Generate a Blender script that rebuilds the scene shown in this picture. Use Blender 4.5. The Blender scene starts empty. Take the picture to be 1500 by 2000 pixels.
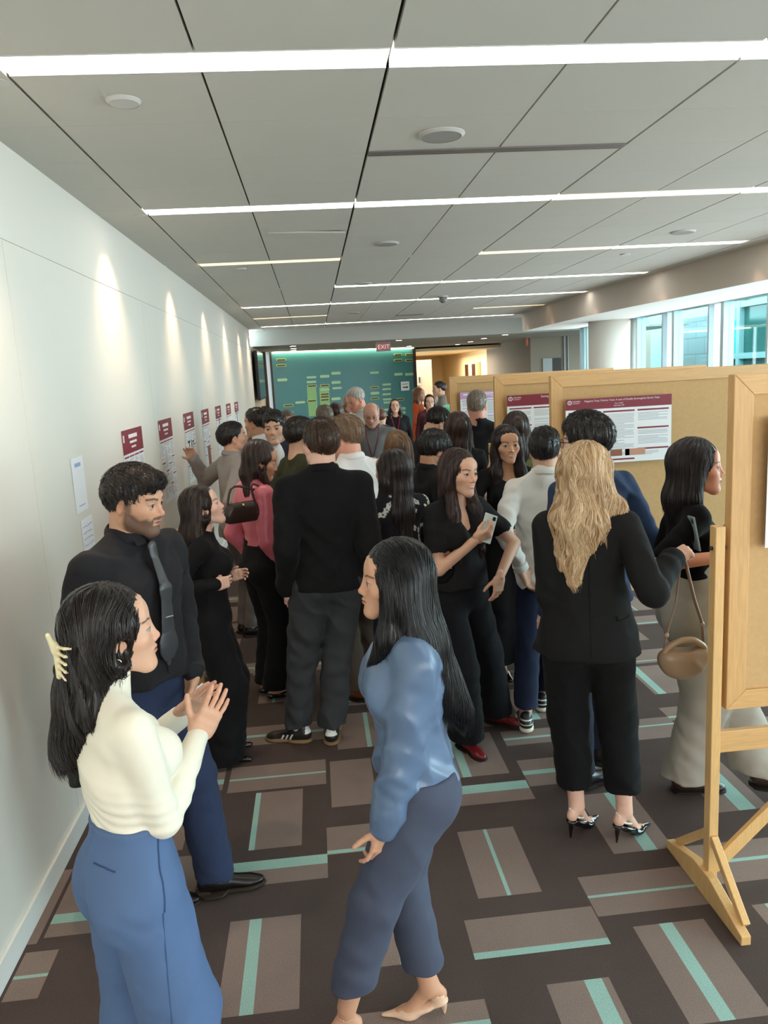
import bpy, bmesh, math, random
import numpy as np
from mathutils import Vector, Matrix
random.seed(7); np.random.seed(7)
sc = bpy.context.scene
PI = math.pi

# ---------------------------------------------------------------- camera
EYE = Vector((0, 0, 2.0312))
_F = Vector((-140., -262., 1502.)).normalized()
_h = Vector((math.cos(.055), -math.sin(.055), 0))
_D = _F.cross(_h).normalized(); _R = _D.cross(_F)
# rows: world X, Y, Z in image axes (x right, y down, z forward)
def img2world(v): return Vector((_R.dot(v), _F.dot(v), -_D.dot(v)))
cx, cy, cz = img2world(Vector((1, 0, 0))), img2world(Vector((0, -1, 0))), img2world(Vector((0, 0, -1)))
cam_d = bpy.data.cameras.new('camera'); cam = bpy.data.objects.new('camera', cam_d)
sc.collection.objects.link(cam); sc.camera = cam
cam.matrix_world = Matrix(((cx.x, cy.x, cz.x, EYE.x), (cx.y, cy.y, cz.y, EYE.y), (cx.z, cy.z, cz.z, EYE.z), (0, 0, 0, 1)))
cam_d.sensor_fit = 'HORIZONTAL'; cam_d.sensor_width = 36; cam_d.lens = 36 * 1502 / 1500
cam_d.clip_start = .05; cam_d.clip_end = 200
# ---------------------------------------------------------------- world, lights, exposure
world = bpy.data.worlds.new('overcast_sky'); sc.world = world; world.use_nodes = True
wn = world.node_tree; bg = wn.nodes['Background']
bg.inputs[0].default_value = (.74, .94, 1.0, 1); bg.inputs[1].default_value = 5.4
sc.view_settings.view_transform = 'Standard'; sc.view_settings.look = 'None'
sc.view_settings.gamma = 1; sc.view_settings.use_curve_mapping = False
EXPO = .72
sc.view_settings.exposure = EXPO
try:
    sc.cycles.use_denoising = True; sc.cycles.max_bounces = 7; sc.cycles.diffuse_bounces = 4; sc.cycles.glossy_bounces = 3
    sc.cycles.transmission_bounces = 4; sc.cycles.transparent_max_bounces = 8; sc.cycles.sample_clamp_indirect = 4
    sc.cycles.caustics_reflective = False; sc.cycles.caustics_refractive = False
except Exception: pass
def area(name, loc, rot_, sx, sy, power, col):
    l = bpy.data.lights.new(name, 'AREA'); l.shape = 'RECTANGLE'; l.size = sx; l.size_y = sy; l.energy = power; l.color = col
    o = bpy.data.objects.new(name, l); sc.collection.objects.link(o); o.location = loc; o.rotation_euler = rot_; return o
# daylight entering through the window wall on the right
area('window_daylight', (5.42, 7.0, 1.5), (0, PI / 2, 0), 2.4, 18.0, 215, (.92, .97, 1.0))
# unseen broad area light behind the camera, aimed along the room
area('rear_area_light', (2.2, -2.6, 1.9), (PI / 2 + .12, 0, 0), 5.5, 2.2, 95, (1.0, .97, .93))
# ---------------------------------------------------------------- field engine (implicit surfaces -> meshes)
def V3(*a): return np.array(a, dtype=float)
def unit(v):
    v = np.asarray(v, float); return v / max(1e-9, np.linalg.norm(v))
def frame(y, z):
    """4x4-less rotation whose columns are x,y,z with y along 'y' and z near 'z'"""
    y = unit(y); x = unit(np.cross(y, z)); z = np.cross(x, y)
    return np.stack([x, y, z], 1)
def rot(ax, a):
    return np.array(Matrix.Rotation(a, 3, Vector(ax)))

class Xf:
    def __init__(s, R=None, t=(0, 0, 0), k=1.0):
        s.R = np.eye(3) if R is None else np.asarray(R, float); s.t = np.asarray(t, float); s.k = k
    def p(s, v): return s.k * (s.R @ np.asarray(v, float)) + s.t
    def pts(s, V): return s.k * (V @ s.R.T) + s.t
    def inv_pts(s, V): return ((V - s.t) @ s.R) / s.k
    def mul(s, o): return Xf(s.R @ o.R, s.p(o.t), s.k * o.k)
    def inv(s):
        return Xf(s.R.T, -(s.R.T @ s.t) / s.k, 1 / s.k)

class Fld:
    def __init__(s): s.q = []; s.T = Xf()
    def cap(s, a, b, ra, rb=None, k=.02, op='u', n=None, f=1.0, wr=None):
        rb = ra if rb is None else rb
        a, b = s.T.p(a), s.T.p(b); ra *= s.T.k; rb *= s.T.k
        r = max(ra, rb) * max(1, f) + (abs(wr[0]) if wr else 0)
        nn = None if n is None else unit(s.T.R @ np.asarray(n, float))
        s.q.append(('cap', np.minimum(a, b) - r, np.maximum(a, b) + r, k * s.T.k, op, (a, b, ra, rb, nn, f, wr)))
        return s
    def ell(s, c, r, R=None, k=.02, op='u'):
        r = np.ones(3) * r if np.isscalar(r) else np.asarray(r, float)
        c = s.T.p(c); r = r * s.T.k; M = s.T.R @ (np.eye(3) if R is None else R); m = r.max()
        e = np.abs(M) @ r
        s.q.append(('ell', c - e, c + e, k * s.T.k, op, (c, r, M)))
        return s
    def box(s, c, h, R=None, rd=.005, k=.01, op='u'):
        c = s.T.p(c); h = np.asarray(h, float) * s.T.k; M = s.T.R @ (np.eye(3) if R is None else R)
        e = np.abs(M) @ h
        s.q.append(('box', c - e, c + e, k * s.T.k, op, (c, h, M, min(rd * s.T.k, h.min() * .99))))
        return s
    def tor(s, c, R0, r, R=None, k=.005, op='u', sx=1.0, fz=1.0):
        c = s.T.p(c); M = s.T.R @ (np.eye(3) if R is None else R); m = (R0 + r * max(1, fz)) * s.T.k * max(1, sx)
        s.q.append(('tor', c - m, c + m, k * s.T.k, op, (c, R0 * s.T.k, r * s.T.k, M, sx, fz)))
        return s
    def below(s, z, op='s', k=0.0):      # removes everything under height z
        s.q.append(('pl', np.array([-99., -99, -99]), np.array([99., 99, 99]), k, op, (s.T.p((0, 0, z)), s.T.R @ V3(0, 0, 1))))
        return s
    def plane(s, p, n, k=0.0):           # removes the side the normal does NOT point to
        s.q.append(('pl', np.array([-99., -99, -99]), np.array([99., 99, 99]), k, 's', (s.T.p(p), unit(s.T.R @ np.asarray(n, float)))))
        return s

def _dist(kind, A, X, Y, Z):
    if kind == 'cap':
        a, b, ra, rb, n, f, wr = A
        ba = b - a; L = max(1e-12, ba @ ba)
        px, py, pz = X - a[0], Y - a[1], Z - a[2]
        h = np.clip((px * ba[0] + py * ba[1] + pz * ba[2]) / L, 0, 1)
        qx, qy, qz = px - h * ba[0], py - h * ba[1], pz - h * ba[2]
        d2 = qx * qx + qy * qy + qz * qz
        if n is not None:
            c = qx * n[0] + qy * n[1] + qz * n[2]
            d2 = d2 + c * c * (1 / (f * f) - 1)
        r = ra + (rb - ra) * h
        if wr:
            amp, fr, ph = wr[:3]
            r = r + amp * np.sin(6.283 * fr * h + ph + 1.7 * np.sin(X * 23 + ph) + 1.5 * np.sin(Y * 27 + 2 * ph)) * (1 if len(wr) < 4 else np.clip(np.abs(h - wr[3]) * -wr[4] + 1, 0, 1))
        return (np.sqrt(np.maximum(d2, 1e-12)) - r) * (min(f, 1.0) if n is not None else 1.0)
    if kind == 'ell':
        c, r, M = A
        dx, dy, dz = X - c[0], Y - c[1], Z - c[2]
        u = dx * M[0, 0] + dy * M[1, 0] + dz * M[2, 0]
        v = dx * M[0, 1] + dy * M[1, 1] + dz * M[2, 1]
        w = dx * M[0, 2] + dy * M[1, 2] + dz * M[2, 2]
        k0 = np.sqrt((u / r[0]) ** 2 + (v / r[1]) ** 2 + (w / r[2]) ** 2) + 1e-9
        k1 = np.sqrt((u / r[0] ** 2) ** 2 + (v / r[1] ** 2) ** 2 + (w / r[2] ** 2) ** 2) + 1e-9
        return k0 * (k0 - 1) / k1
    if kind == 'box':
        c, h, M, rd = A
        dx, dy, dz = X - c[0], Y - c[1], Z - c[2]
        q = [np.abs(dx * M[0, i] + dy * M[1, i] + dz * M[2, i]) - (h[i] - rd) for i in range(3)]
        o = np.sqrt(np.maximum(q[0], 0) ** 2 + np.maximum(q[1], 0) ** 2 + np.maximum(q[2], 0) ** 2)
        return o + np.minimum(np.maximum(q[0], np.maximum(q[1], q[2])), 0) - rd
    if kind == 'tor':
        c, R0, r, M, sx, fz = A
        dx, dy, dz = X - c[0], Y - c[1], Z - c[2]
        u = (dx * M[0, 0] + dy * M[1, 0] + dz * M[2, 0]) / sx
        v = dx * M[0, 1] + dy * M[1, 1] + dz * M[2, 1]
        w = (dx * M[0, 2] + dy * M[1, 2] + dz * M[2, 2]) / fz
        return np.sqrt((np.sqrt(u * u + v * v) - R0) ** 2 + w * w) - r
    if kind == 'pl':
        p, n = A
        return (X - p[0]) * n[0] + (Y - p[1]) * n[1] + (Z - p[2]) * n[2]

def _mix(F, d, k, op):
    if op == 'u':
        if k <= 0: return np.minimum(F, d)
        h = np.clip(.5 + .5 * (F - d) / k, 0, 1)
        return F + (d - F) * h - k * h * (1 - h)
    d = -d                                   # subtraction
    if k <= 0: return np.maximum(F, d)
    h = np.clip(.5 - .5 * (F - d) / k, 0, 1)
    return F + (d - F) * h + k * h * (1 - h)

def eval_pts(fld, P):
    X, Y, Z = P[:, 0], P[:, 1], P[:, 2]
    F = np.full(len(P), 1.0)
    for kind, lo, hi, k, op, A in fld.q:
        F = _mix(F, _dist(kind, A, X, Y, Z), k, op if kind != 'pl' else 's')
    return F

def folds(P, amp, seed=0, fx=9., fz=16., bias=1.0):
    """cloth folds: warped ridges, sharp crests and broad troughs, patchy"""
    X, Y, Z = P
    s = seed * 1.37
    w = 1.3 * np.sin(X * 9 + s + Z * 4) + 1.1 * np.sin(Y * 11 + 2.1 * s - Z * 5)
    a = 1 - 2 * np.abs(np.sin(Z * fz + w * 1.7 + X * fx * .6 + s))
    b = 1 - 2 * np.abs(np.sin((X - Y) * fx * 1.7 + Z * 3 + 1.4 * np.sin(Z * 8 + s) + s * 2))
    m = .5 + .5 * np.sin(X * 7 + Z * 6 + s * 3) * np.sin(Z * 9 - Y * 8 + s)
    c = np.sin(X * 38 + 2.5 * np.sin(Z * 23 + s) + s) * np.sin(Z * 46 + 2 * np.sin(Y * 31 + X * 17))
    return -amp * (.75 * a * m + .7 * b * (1 - m) + .22 * c)

def surface(fld, vox, lo=None, hi=None, fold=None, grids=None):
    """surface nets on a (possibly uneven) box grid -> verts, quads"""
    if lo is None:
        us = [q for q in fld.q if q[4] == 'u' and q[0] != 'pl']
        lo = np.min([q[1] for q in us], 0) - 2.5 * vox; hi = np.max([q[2] for q in us], 0) + 2.5 * vox
    g = grids or [np.arange(lo[i], hi[i] + vox, vox) for i in range(3)]
    F = np.full([len(a) for a in g], .2, np.float32)
    for kind, l, h, k, op, A in fld.q:
        m = k + 3.2 * vox
        sl = []
        for i in range(3):
            a0 = int(np.searchsorted(g[i], l[i] - m)); a1 = int(np.searchsorted(g[i], h[i] + m))
            sl.append(slice(a0, a1))
        if any(q.stop <= q.start for q in sl): continue
        sl = tuple(sl)
        X, Y, Z = g[0][sl[0]][:, None, None], g[1][sl[1]][None, :, None], g[2][sl[2]][None, None, :]
        F[sl] = _mix(F[sl], _dist(kind, A, X, Y, Z), k, op if kind != 'pl' else 's')
    if fold is not None:
        X, Y, Z = g[0][:, None, None], g[1][None, :, None], g[2][None, None, :]
        F = F + fold((X, Y, Z)).astype(np.float32)
    F[0], F[-1] = .2, .2; F[:, 0], F[:, -1] = .2, .2; F[:, :, 0], F[:, :, -1] = .2, .2
    S = F < 0
    nx, ny, nz = F.shape
    c = np.zeros((nx - 1, ny - 1, nz - 1), np.uint8)
    for i in (0, 1):
        for j in (0, 1):
            for k in (0, 1):
                c += S[i:nx - 1 + i, j:ny - 1 + j, k:nz - 1 + k]
    act = (c > 0) & (c < 8)
    I = np.argwhere(act)
    if len(I) == 0: return np.zeros((0, 3)), np.zeros((0, 4), int)
    idx = np.full(act.shape, -1, np.int32); idx[act] = np.arange(len(I))
    acc = np.zeros((len(I), 3)); cnt = np.zeros(len(I))
    G = g
    def corner(o):
        J = I + o
        return F[J[:, 0], J[:, 1], J[:, 2]], np.stack([G[0][J[:, 0]], G[1][J[:, 1]], G[2][J[:, 2]]], 1)
    cs = {o: corner(np.array(o)) for o in [(i, j, k) for i in (0, 1) for j in (0, 1) for k in (0, 1)]}
    for o in cs:
        for ax in range(3):
            if o[ax] == 0:
                o2 = list(o); o2[ax] = 1; o2 = tuple(o2)
                f0, p0 = cs[o]; f1, p1 = cs[o2]
                m = (f0 < 0) != (f1 < 0)
                t = np.where(m, f0 / np.where(m, f0 - f1, 1), 0)[:, None]
                acc += np.where(m[:, None], p0 + (p1 - p0) * t, 0); cnt += m
    V = acc / cnt[:, None]
    Q = []
    for ax in range(3):
        a = [slice(None)] * 3; b = [slice(None)] * 3
        a[ax] = slice(0, F.shape[ax] - 1); b[ax] = slice(1, F.shape[ax])
        s0, s1 = S[tuple(a)], S[tuple(b)]
        E = np.argwhere(s0 != s1)
        if not len(E): continue
        u, v = [(1, 2), (2, 0), (0, 1)][ax]
        E = E[(E[:, u] > 0) & (E[:, v] > 0) & (E[:, u] < F.shape[u] - 1) & (E[:, v] < F.shape[v] - 1)]
        eu = np.zeros(3, int); eu[u] = 1; ev = np.zeros(3, int); ev[v] = 1
        q = []
        for d in (eu + ev, ev, 0 * eu, eu):
            J = E - d; q.append(idx[J[:, 0], J[:, 1], J[:, 2]])
        q = np.stack(q, 1)
        fl = ~s0[E[:, 0], E[:, 1], E[:, 2]]
        q[fl] = q[fl][:, ::-1]
        Q.append(q)
    Q = np.concatenate(Q); Q = Q[(Q >= 0).all(1)]
    return V, Q

def relax(V, Q, n=1, lam=.5):
    for _ in range(n):
        A = np.zeros_like(V); c = np.zeros(len(V))
        for i in range(4):
            a, b = Q[:, i], Q[:, (i + 1) % 4]
            for k in range(3): A[:, k] += np.bincount(a, V[b, k], len(V)) + np.bincount(b, V[a, k], len(V))
            c += np.bincount(a, minlength=len(V)) + np.bincount(b, minlength=len(V))
        V = V + lam * (A / np.maximum(c, 1)[:, None] - V)
    return V

COL = bpy.context.scene.collection
def new_obj(name, V, Q, mat, parent=None, colors=None, smooth=True, tri=None):
    """V (n,3), Q (m,4) quads or list of polygons"""
    me = bpy.data.meshes.new(name)
    V = np.asarray(V, np.float32)
    if isinstance(Q, np.ndarray) and Q.ndim == 2:
        m, w = Q.shape
        me.vertices.add(len(V)); me.vertices.foreach_set('co', V.ravel())
        me.loops.add(m * w); me.loops.foreach_set('vertex_index', Q.astype(np.int32).ravel())
        me.polygons.add(m); me.polygons.foreach_set('loop_start', np.arange(0, m * w, w, dtype=np.int32))
        try: me.polygons.foreach_set('loop_total', np.full(m, w, np.int32))
        except Exception: pass
        me.polygons.foreach_set('use_smooth', np.full(m, smooth))
        me.update(calc_edges=True)
    else:
        me.from_pydata([tuple(v) for v in V.tolist()], [], [list(q) for q in Q])
        me.polygons.foreach_set('use_smooth', np.full(len(me.polygons), smooth))
    if colors is not None:
        colors = np.asarray(colors, np.float32)
        if colors.ndim == 1: colors = np.tile(colors[:3], (len(V), 1))
        at = me.color_attributes.new('Col', 'FLOAT_COLOR', 'POINT')
        at.data.foreach_set('color', np.concatenate([colors[:, :3], np.ones((len(V), 1), np.float32)], 1).astype(np.float32).ravel())
    me.validate()
    o = bpy.data.objects.new(name, me); COL.objects.link(o)
    if mat is not None:
        for mm in (mat if isinstance(mat, (list, tuple)) else [mat]): me.materials.append(mm)
    if parent is not None: o.parent = parent
    return o

def fld_obj(name, fld, vox, mat, parent=None, color=(.5, .5, .5), fold=None, rel=1, colfn=None, T=None, lo=None, hi=None):
    V, Q = surface(fld, vox, lo, hi, fold)
    if len(V) == 0: return None
    if rel: V = relax(V, Q, rel)
    C = np.tile(np.array(color, float)[:3], (len(V), 1)) if colfn is None else colfn(V)
    if T is not None: V = T.pts(V)
    return new_obj(name, V, Q, mat, parent, C)

def tubes(paths, radii, sides=4, caps=False):
    """paths (n,m,3) radii (n,m) -> verts, quads ; vectorised"""
    P = np.asarray(paths, float); n, m, _ = P.shape
    T = np.gradient(P, axis=1); T /= np.linalg.norm(T, axis=2, keepdims=True) + 1e-9
    ref = np.zeros_like(T); ref[..., 0] = .31; ref[..., 1] = .8; ref[..., 2] = .52
    A = np.cross(T, ref); A /= np.linalg.norm(A, axis=2, keepdims=True) + 1e-9
    B = np.cross(T, A)
    r = np.asarray(radii, float)[..., None]
    ring = []
    for s in range(sides):
        a = 2 * math.pi * s / sides
        ring.append(P + r * (A * math.cos(a) + B * math.sin(a)))
    V = np.stack(ring, 2).reshape(-1, 3)
    base = (np.arange(n)[:, None, None] * m + np.arange(m - 1)[None, :, None]) * sides
    s0 = np.arange(sides)[None, None, :]; s1 = (s0 + 1) % sides
    Q = np.stack([base + s0, base + s1, base + sides + s1, base + sides + s0], -1).reshape(-1, 4)
    return V, Q

# ---- box / prism meshes for furniture and building
class MB:
    def __init__(s): s.v = []; s.f = []; s.m = []
    def add(s, v, f, mi=0):
        b = len(s.v); s.v += [tuple(map(float, q)) for q in v]; s.f += [[b + i for i in q] for q in f]; s.m += [mi] * len(f); return s
    def box(s, x0, x1, y0, y1, z0, z1, mi=0):
        v = [(x, y, z) for x in (x0, x1) for y in (y0, y1) for z in (z0, z1)]
        return s.add(v, [(0, 1, 3, 2), (4, 6, 7, 5), (0, 4, 5, 1), (2, 3, 7, 6), (0, 2, 6, 4), (1, 5, 7, 3)], mi)
    def obox(s, c, h, R, mi=0):
        c = np.asarray(c, float)
        v = [c + R @ (np.array([x, y, z]) * h) for x in (-1, 1) for y in (-1, 1) for z in (-1, 1)]
        return s.add(v, [(0, 1, 3, 2), (4, 6, 7, 5), (0, 4, 5, 1), (2, 3, 7, 6), (0, 2, 6, 4), (1, 5, 7, 3)], mi)
    def beam(s, a, b, w, t, up=(0, 0, 1), mi=0):
        a = np.asarray(a, float); b = np.asarray(b, float); R = frame(b - a, up)
        return s.obox((a + b) / 2, (w / 2, np.linalg.norm(b - a) / 2, t / 2), R, mi)
    def prism(s, pts, z0, z1, mi=0):
        n = len(pts); v = [(x, y, z0) for x, y in pts] + [(x, y, z1) for x, y in pts]
        f = [list(range(n))[::-1], list(range(n, 2 * n))] + [[i, (i + 1) % n, n + (i + 1) % n, n + i] for i in range(n)]
        return s.add(v, f, mi)
    def cyl(s, c, r, z0, z1, n=24, r2=None, mi=0):
        r2 = r if r2 is None else r2
        v = [(c[0] + r * math.cos(2 * math.pi * i / n), c[1] + r * math.sin(2 * math.pi * i / n), z0) for i in range(n)]
        v += [(c[0] + r2 * math.cos(2 * math.pi * i / n), c[1] + r2 * math.sin(2 * math.pi * i / n), z1) for i in range(n)]
        return s.add(v, [list(range(n))[::-1], list(range(n, 2 * n))] + [[i, (i + 1) % n, n + (i + 1) % n, n + i] for i in range(n)], mi)
    def quad(s, a, b, c, d, mi=0): return s.add([a, b, c, d], [(0, 1, 2, 3)], mi)
    def build(s, name, mat, parent=None, bevel=0, smooth=False, xf=None):
        me = bpy.data.meshes.new(name); v = s.v
        if xf is not None: v = [tuple(xf.p(q)) for q in v]
        me.from_pydata(v, [], s.f); me.update()
        mats = mat if isinstance(mat, (list, tuple)) else [mat]
        for mm in mats: me.materials.append(mm)
        me.polygons.foreach_set('material_index', s.m)
        if smooth: me.polygons.foreach_set('use_smooth', [True] * len(s.f))
        if bevel:
            bm = bmesh.new(); bm.from_mesh(me)
            bmesh.ops.bevel(bm, geom=bm.edges[:], offset=bevel, segments=2, affect='EDGES', profile=.5)
            bm.to_mesh(me); bm.free()
        o = bpy.data.objects.new(name, me); COL.objects.link(o)
        if parent is not None: o.parent = parent
        return o

def empty(name, loc=(0, 0, 0), rz=0, label=None, cat=None, group=None):
    o = bpy.data.objects.new(name, None); COL.objects.link(o); o.empty_display_size = .1
    o.location = loc; o.rotation_euler = (0, 0, rz)
    tag(o, label, cat, group); return o
def tag(o, label=None, cat=None, group=None, kind=None):
    if label: o['label'] = label
    if cat: o['category'] = cat
    if group: o['group'] = group
    if kind: o['kind'] = kind
    return o
def struct(o): o['kind'] = 'structure'; return o
# ---------------------------------------------------------------- materials
def srgb(r, g=None, b=None):
    if g is None: r, g, b = r
    f = lambda c: (c / 255) / 12.92 if c / 255 <= .04045 else ((c / 255 + .055) / 1.055) ** 2.4
    return (f(r), f(g), f(b))
def nmat(name):
    m = bpy.data.materials.new(name); m.use_nodes = True; nt = m.node_tree
    return m, nt, nt.nodes['Principled BSDF']
def simple(name, col, rough=.6, metal=0, spec=.5, bump=0, bscale=200, var=0, vscale=8, stretch=(1, 1, 1), emis=None, estr=0, coat=0):
    m, nt, p = nmat(name)
    p.inputs['Base Color'].default_value = (*col, 1); p.inputs['Roughness'].default_value = rough
    p.inputs['Metallic'].default_value = metal; p.inputs['Specular IOR Level'].default_value = spec
    p.inputs['Coat Weight'].default_value = coat
    if emis: p.inputs['Emission Color'].default_value = (*emis, 1); p.inputs['Emission Strength'].default_value = estr
    if bump or var:
        tc = nt.nodes.new('ShaderNodeTexCoord'); mp = nt.nodes.new('ShaderNodeMapping'); mp.inputs['Scale'].default_value = stretch
        nt.links.new(tc.outputs['Object'], mp.inputs['Vector'])
    if bump:
        n = nt.nodes.new('ShaderNodeTexNoise'); n.inputs['Scale'].default_value = bscale; n.inputs['Detail'].default_value = 3
        b = nt.nodes.new('ShaderNodeBump'); b.inputs['Strength'].default_value = bump; b.inputs['Distance'].default_value = .003
        nt.links.new(mp.outputs['Vector'], n.inputs['Vector']); nt.links.new(n.outputs['Fac'], b.inputs['Height'])
        nt.links.new(b.outputs['Normal'], p.inputs['Normal'])
    if var:
        n = nt.nodes.new('ShaderNodeTexNoise'); n.inputs['Scale'].default_value = vscale; n.inputs['Detail'].default_value = 4
        mx = nt.nodes.new('ShaderNodeMix'); mx.data_type = 'RGBA'
        mx.inputs['A'].default_value = (*[c * (1 - var) for c in col], 1); mx.inputs['B'].default_value = (*[min(1, c * (1 + var)) for c in col], 1)
        nt.links.new(mp.outputs['Vector'], n.inputs['Vector']); nt.links.new(n.outputs['Fac'], mx.inputs['Factor']); nt.links.new(mx.outputs['Result'], p.inputs['Base Color'])
    return m
def attr_mat(name, rough, spec=.5, sheen=0, sss=0, bump=0, bscale=300, stretch=(1, 1, 1), coat=0, aniso=0):
    """colour comes from the mesh's own 'Col' dye attribute"""
    m, nt, p = nmat(name)
    a = nt.nodes.new('ShaderNodeAttribute'); a.attribute_name = 'Col'
    nt.links.new(a.outputs['Color'], p.inputs['Base Color'])
    p.inputs['Roughness'].default_value = rough; p.inputs['Specular IOR Level'].default_value = spec
    p.inputs['Sheen Weight'].default_value = sheen; p.inputs['Sheen Roughness'].default_value = .4
    p.inputs['Coat Weight'].default_value = coat; p.inputs['Coat Roughness'].default_value = .1
    p.inputs['Anisotropic'].default_value = aniso
    if sss:
        p.inputs['Subsurface Weight'].default_value = sss; p.inputs['Subsurface Radius'].default_value = (1, .35, .2); p.inputs['Subsurface Scale'].default_value = .006
    if bump:
        tc = nt.nodes.new('ShaderNodeTexCoord'); mp = nt.nodes.new('ShaderNodeMapping'); mp.inputs['Scale'].default_value = stretch
        n = nt.nodes.new('ShaderNodeTexNoise'); n.inputs['Scale'].default_value = bscale; n.inputs['Detail'].default_value = 3
        b = nt.nodes.new('ShaderNodeBump'); b.inputs['Strength'].default_value = bump; b.inputs['Distance'].default_value = .002
        nt.links.new(tc.outputs['Object'], mp.inputs['Vector']); nt.links.new(mp.outputs['Vector'], n.inputs['Vector'])
        nt.links.new(n.outputs['Fac'], b.inputs['Height']); nt.links.new(b.outputs['Normal'], p.inputs['Normal'])
    return m
M = {}
M['skin'] = attr_mat('skin', .5, .35, sss=.12)
M['hair'] = attr_mat('hair', .34, .45)
M['cloth'] = attr_mat('woven_cloth', .85, .2, sheen=.03, bump=.35, bscale=700)
M['knit'] = attr_mat('knit_cloth', .95, .12, sheen=.05, bump=.5, bscale=420)
M['satin'] = attr_mat('satin', .30, .5, sheen=.05, bump=.12, bscale=500)
M['leather'] = attr_mat('leather', .32, .5, bump=.2, bscale=260)
M['patent'] = attr_mat('patent_leather', .08, .7, coat=.6)
M['rubber'] = attr_mat('rubber', .7, .3)
M['metal'] = simple('silver_metal', (.75, .74, .72), .25, 1)
M['gold'] = simple('gold_metal', (.83, .6, .35), .25, 1)
M['dark_metal'] = simple('dark_metal', (.03, .03, .035), .35, .6)
M['paper'] = simple('white_paper', (.82, .83, .86), .6)
# ---------------------------------------------------------------- the room
CZ = 3.071; WX = -1.225; X1 = 5.5
def text_obj(name, s, size, xf, mat, parent, align='LEFT', ext=.0004):
    c = bpy.data.curves.new('t', 'FONT'); c.body = s; c.size = size; c.align_x = align; c.extrude = ext
    t = bpy.data.objects.new('t', c); COL.objects.link(t); bpy.context.view_layer.update()
    me = bpy.data.meshes.new_from_object(t.evaluated_get(bpy.context.evaluated_depsgraph_get()))
    bpy.data.objects.remove(t); bpy.data.curves.remove(c)
    for v in me.vertices: v.co = Vector(xf.p(v.co))
    me.materials.clear(); me.materials.append(mat)
    o = bpy.data.objects.new(name, me); COL.objects.link(o)
    if parent: o.parent = parent
    return o

# carpet : loop pile, colour laid out in woven rectangles
def carpet_mat(name, col):
    m, nt, p = nmat(name)
    tc = nt.nodes.new('ShaderNodeTexCoord')
    n = nt.nodes.new('ShaderNodeTexNoise'); n.inputs['Scale'].default_value = 260; n.inputs['Detail'].default_value = 2
    n2 = nt.nodes.new('ShaderNodeTexNoise'); n2.inputs['Scale'].default_value = 3.2; n2.inputs['Detail'].default_value = 3
    mx = nt.nodes.new('ShaderNodeMix'); mx.data_type = 'RGBA'
    mx.inputs['A'].default_value = (*[c * .55 for c in col], 1); mx.inputs['B'].default_value = (*[c * 1.5 for c in col], 1)
    ad = nt.nodes.new('ShaderNodeMath'); ad.operation = 'MULTIPLY_ADD'; ad.inputs[1].default_value = .35; 
    nt.links.new(tc.outputs['Object'], n.inputs['Vector']); nt.links.new(tc.outputs['Object'], n2.inputs['Vector'])
    nt.links.new(n2.outputs['Fac'], ad.inputs[0]); 
    m2 = nt.nodes.new('ShaderNodeMath'); m2.operation = 'MULTIPLY_ADD'; m2.inputs[1].default_value = 1.1; m2.inputs[2].default_value = -.22
    nt.links.new(n.outputs['Fac'], m2.inputs[0]); nt.links.new(m2.outputs[0], ad.inputs[2])
    nt.links.new(ad.outputs[0], mx.inputs['Factor']); nt.links.new(mx.outputs['Result'], p.inputs['Base Color'])
    b = nt.nodes.new('ShaderNodeBump'); b.inputs['Strength'].default_value = .6; b.inputs['Distance'].default_value = .003
    nt.links.new(n.outputs['Fac'], b.inputs['Height']); nt.links.new(b.outputs['Normal'], p.inputs['Normal'])
    p.inputs['Roughness'].default_value = 1; p.inputs['Specular IOR Level'].default_value = .1
    return m
CM = [carpet_mat('carpet_dark', srgb(80, 69, 66)), carpet_mat('carpet_taupe', srgb(131, 115, 108)), carpet_mat('carpet_teal', srgb(148, 182, 174))]
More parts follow.
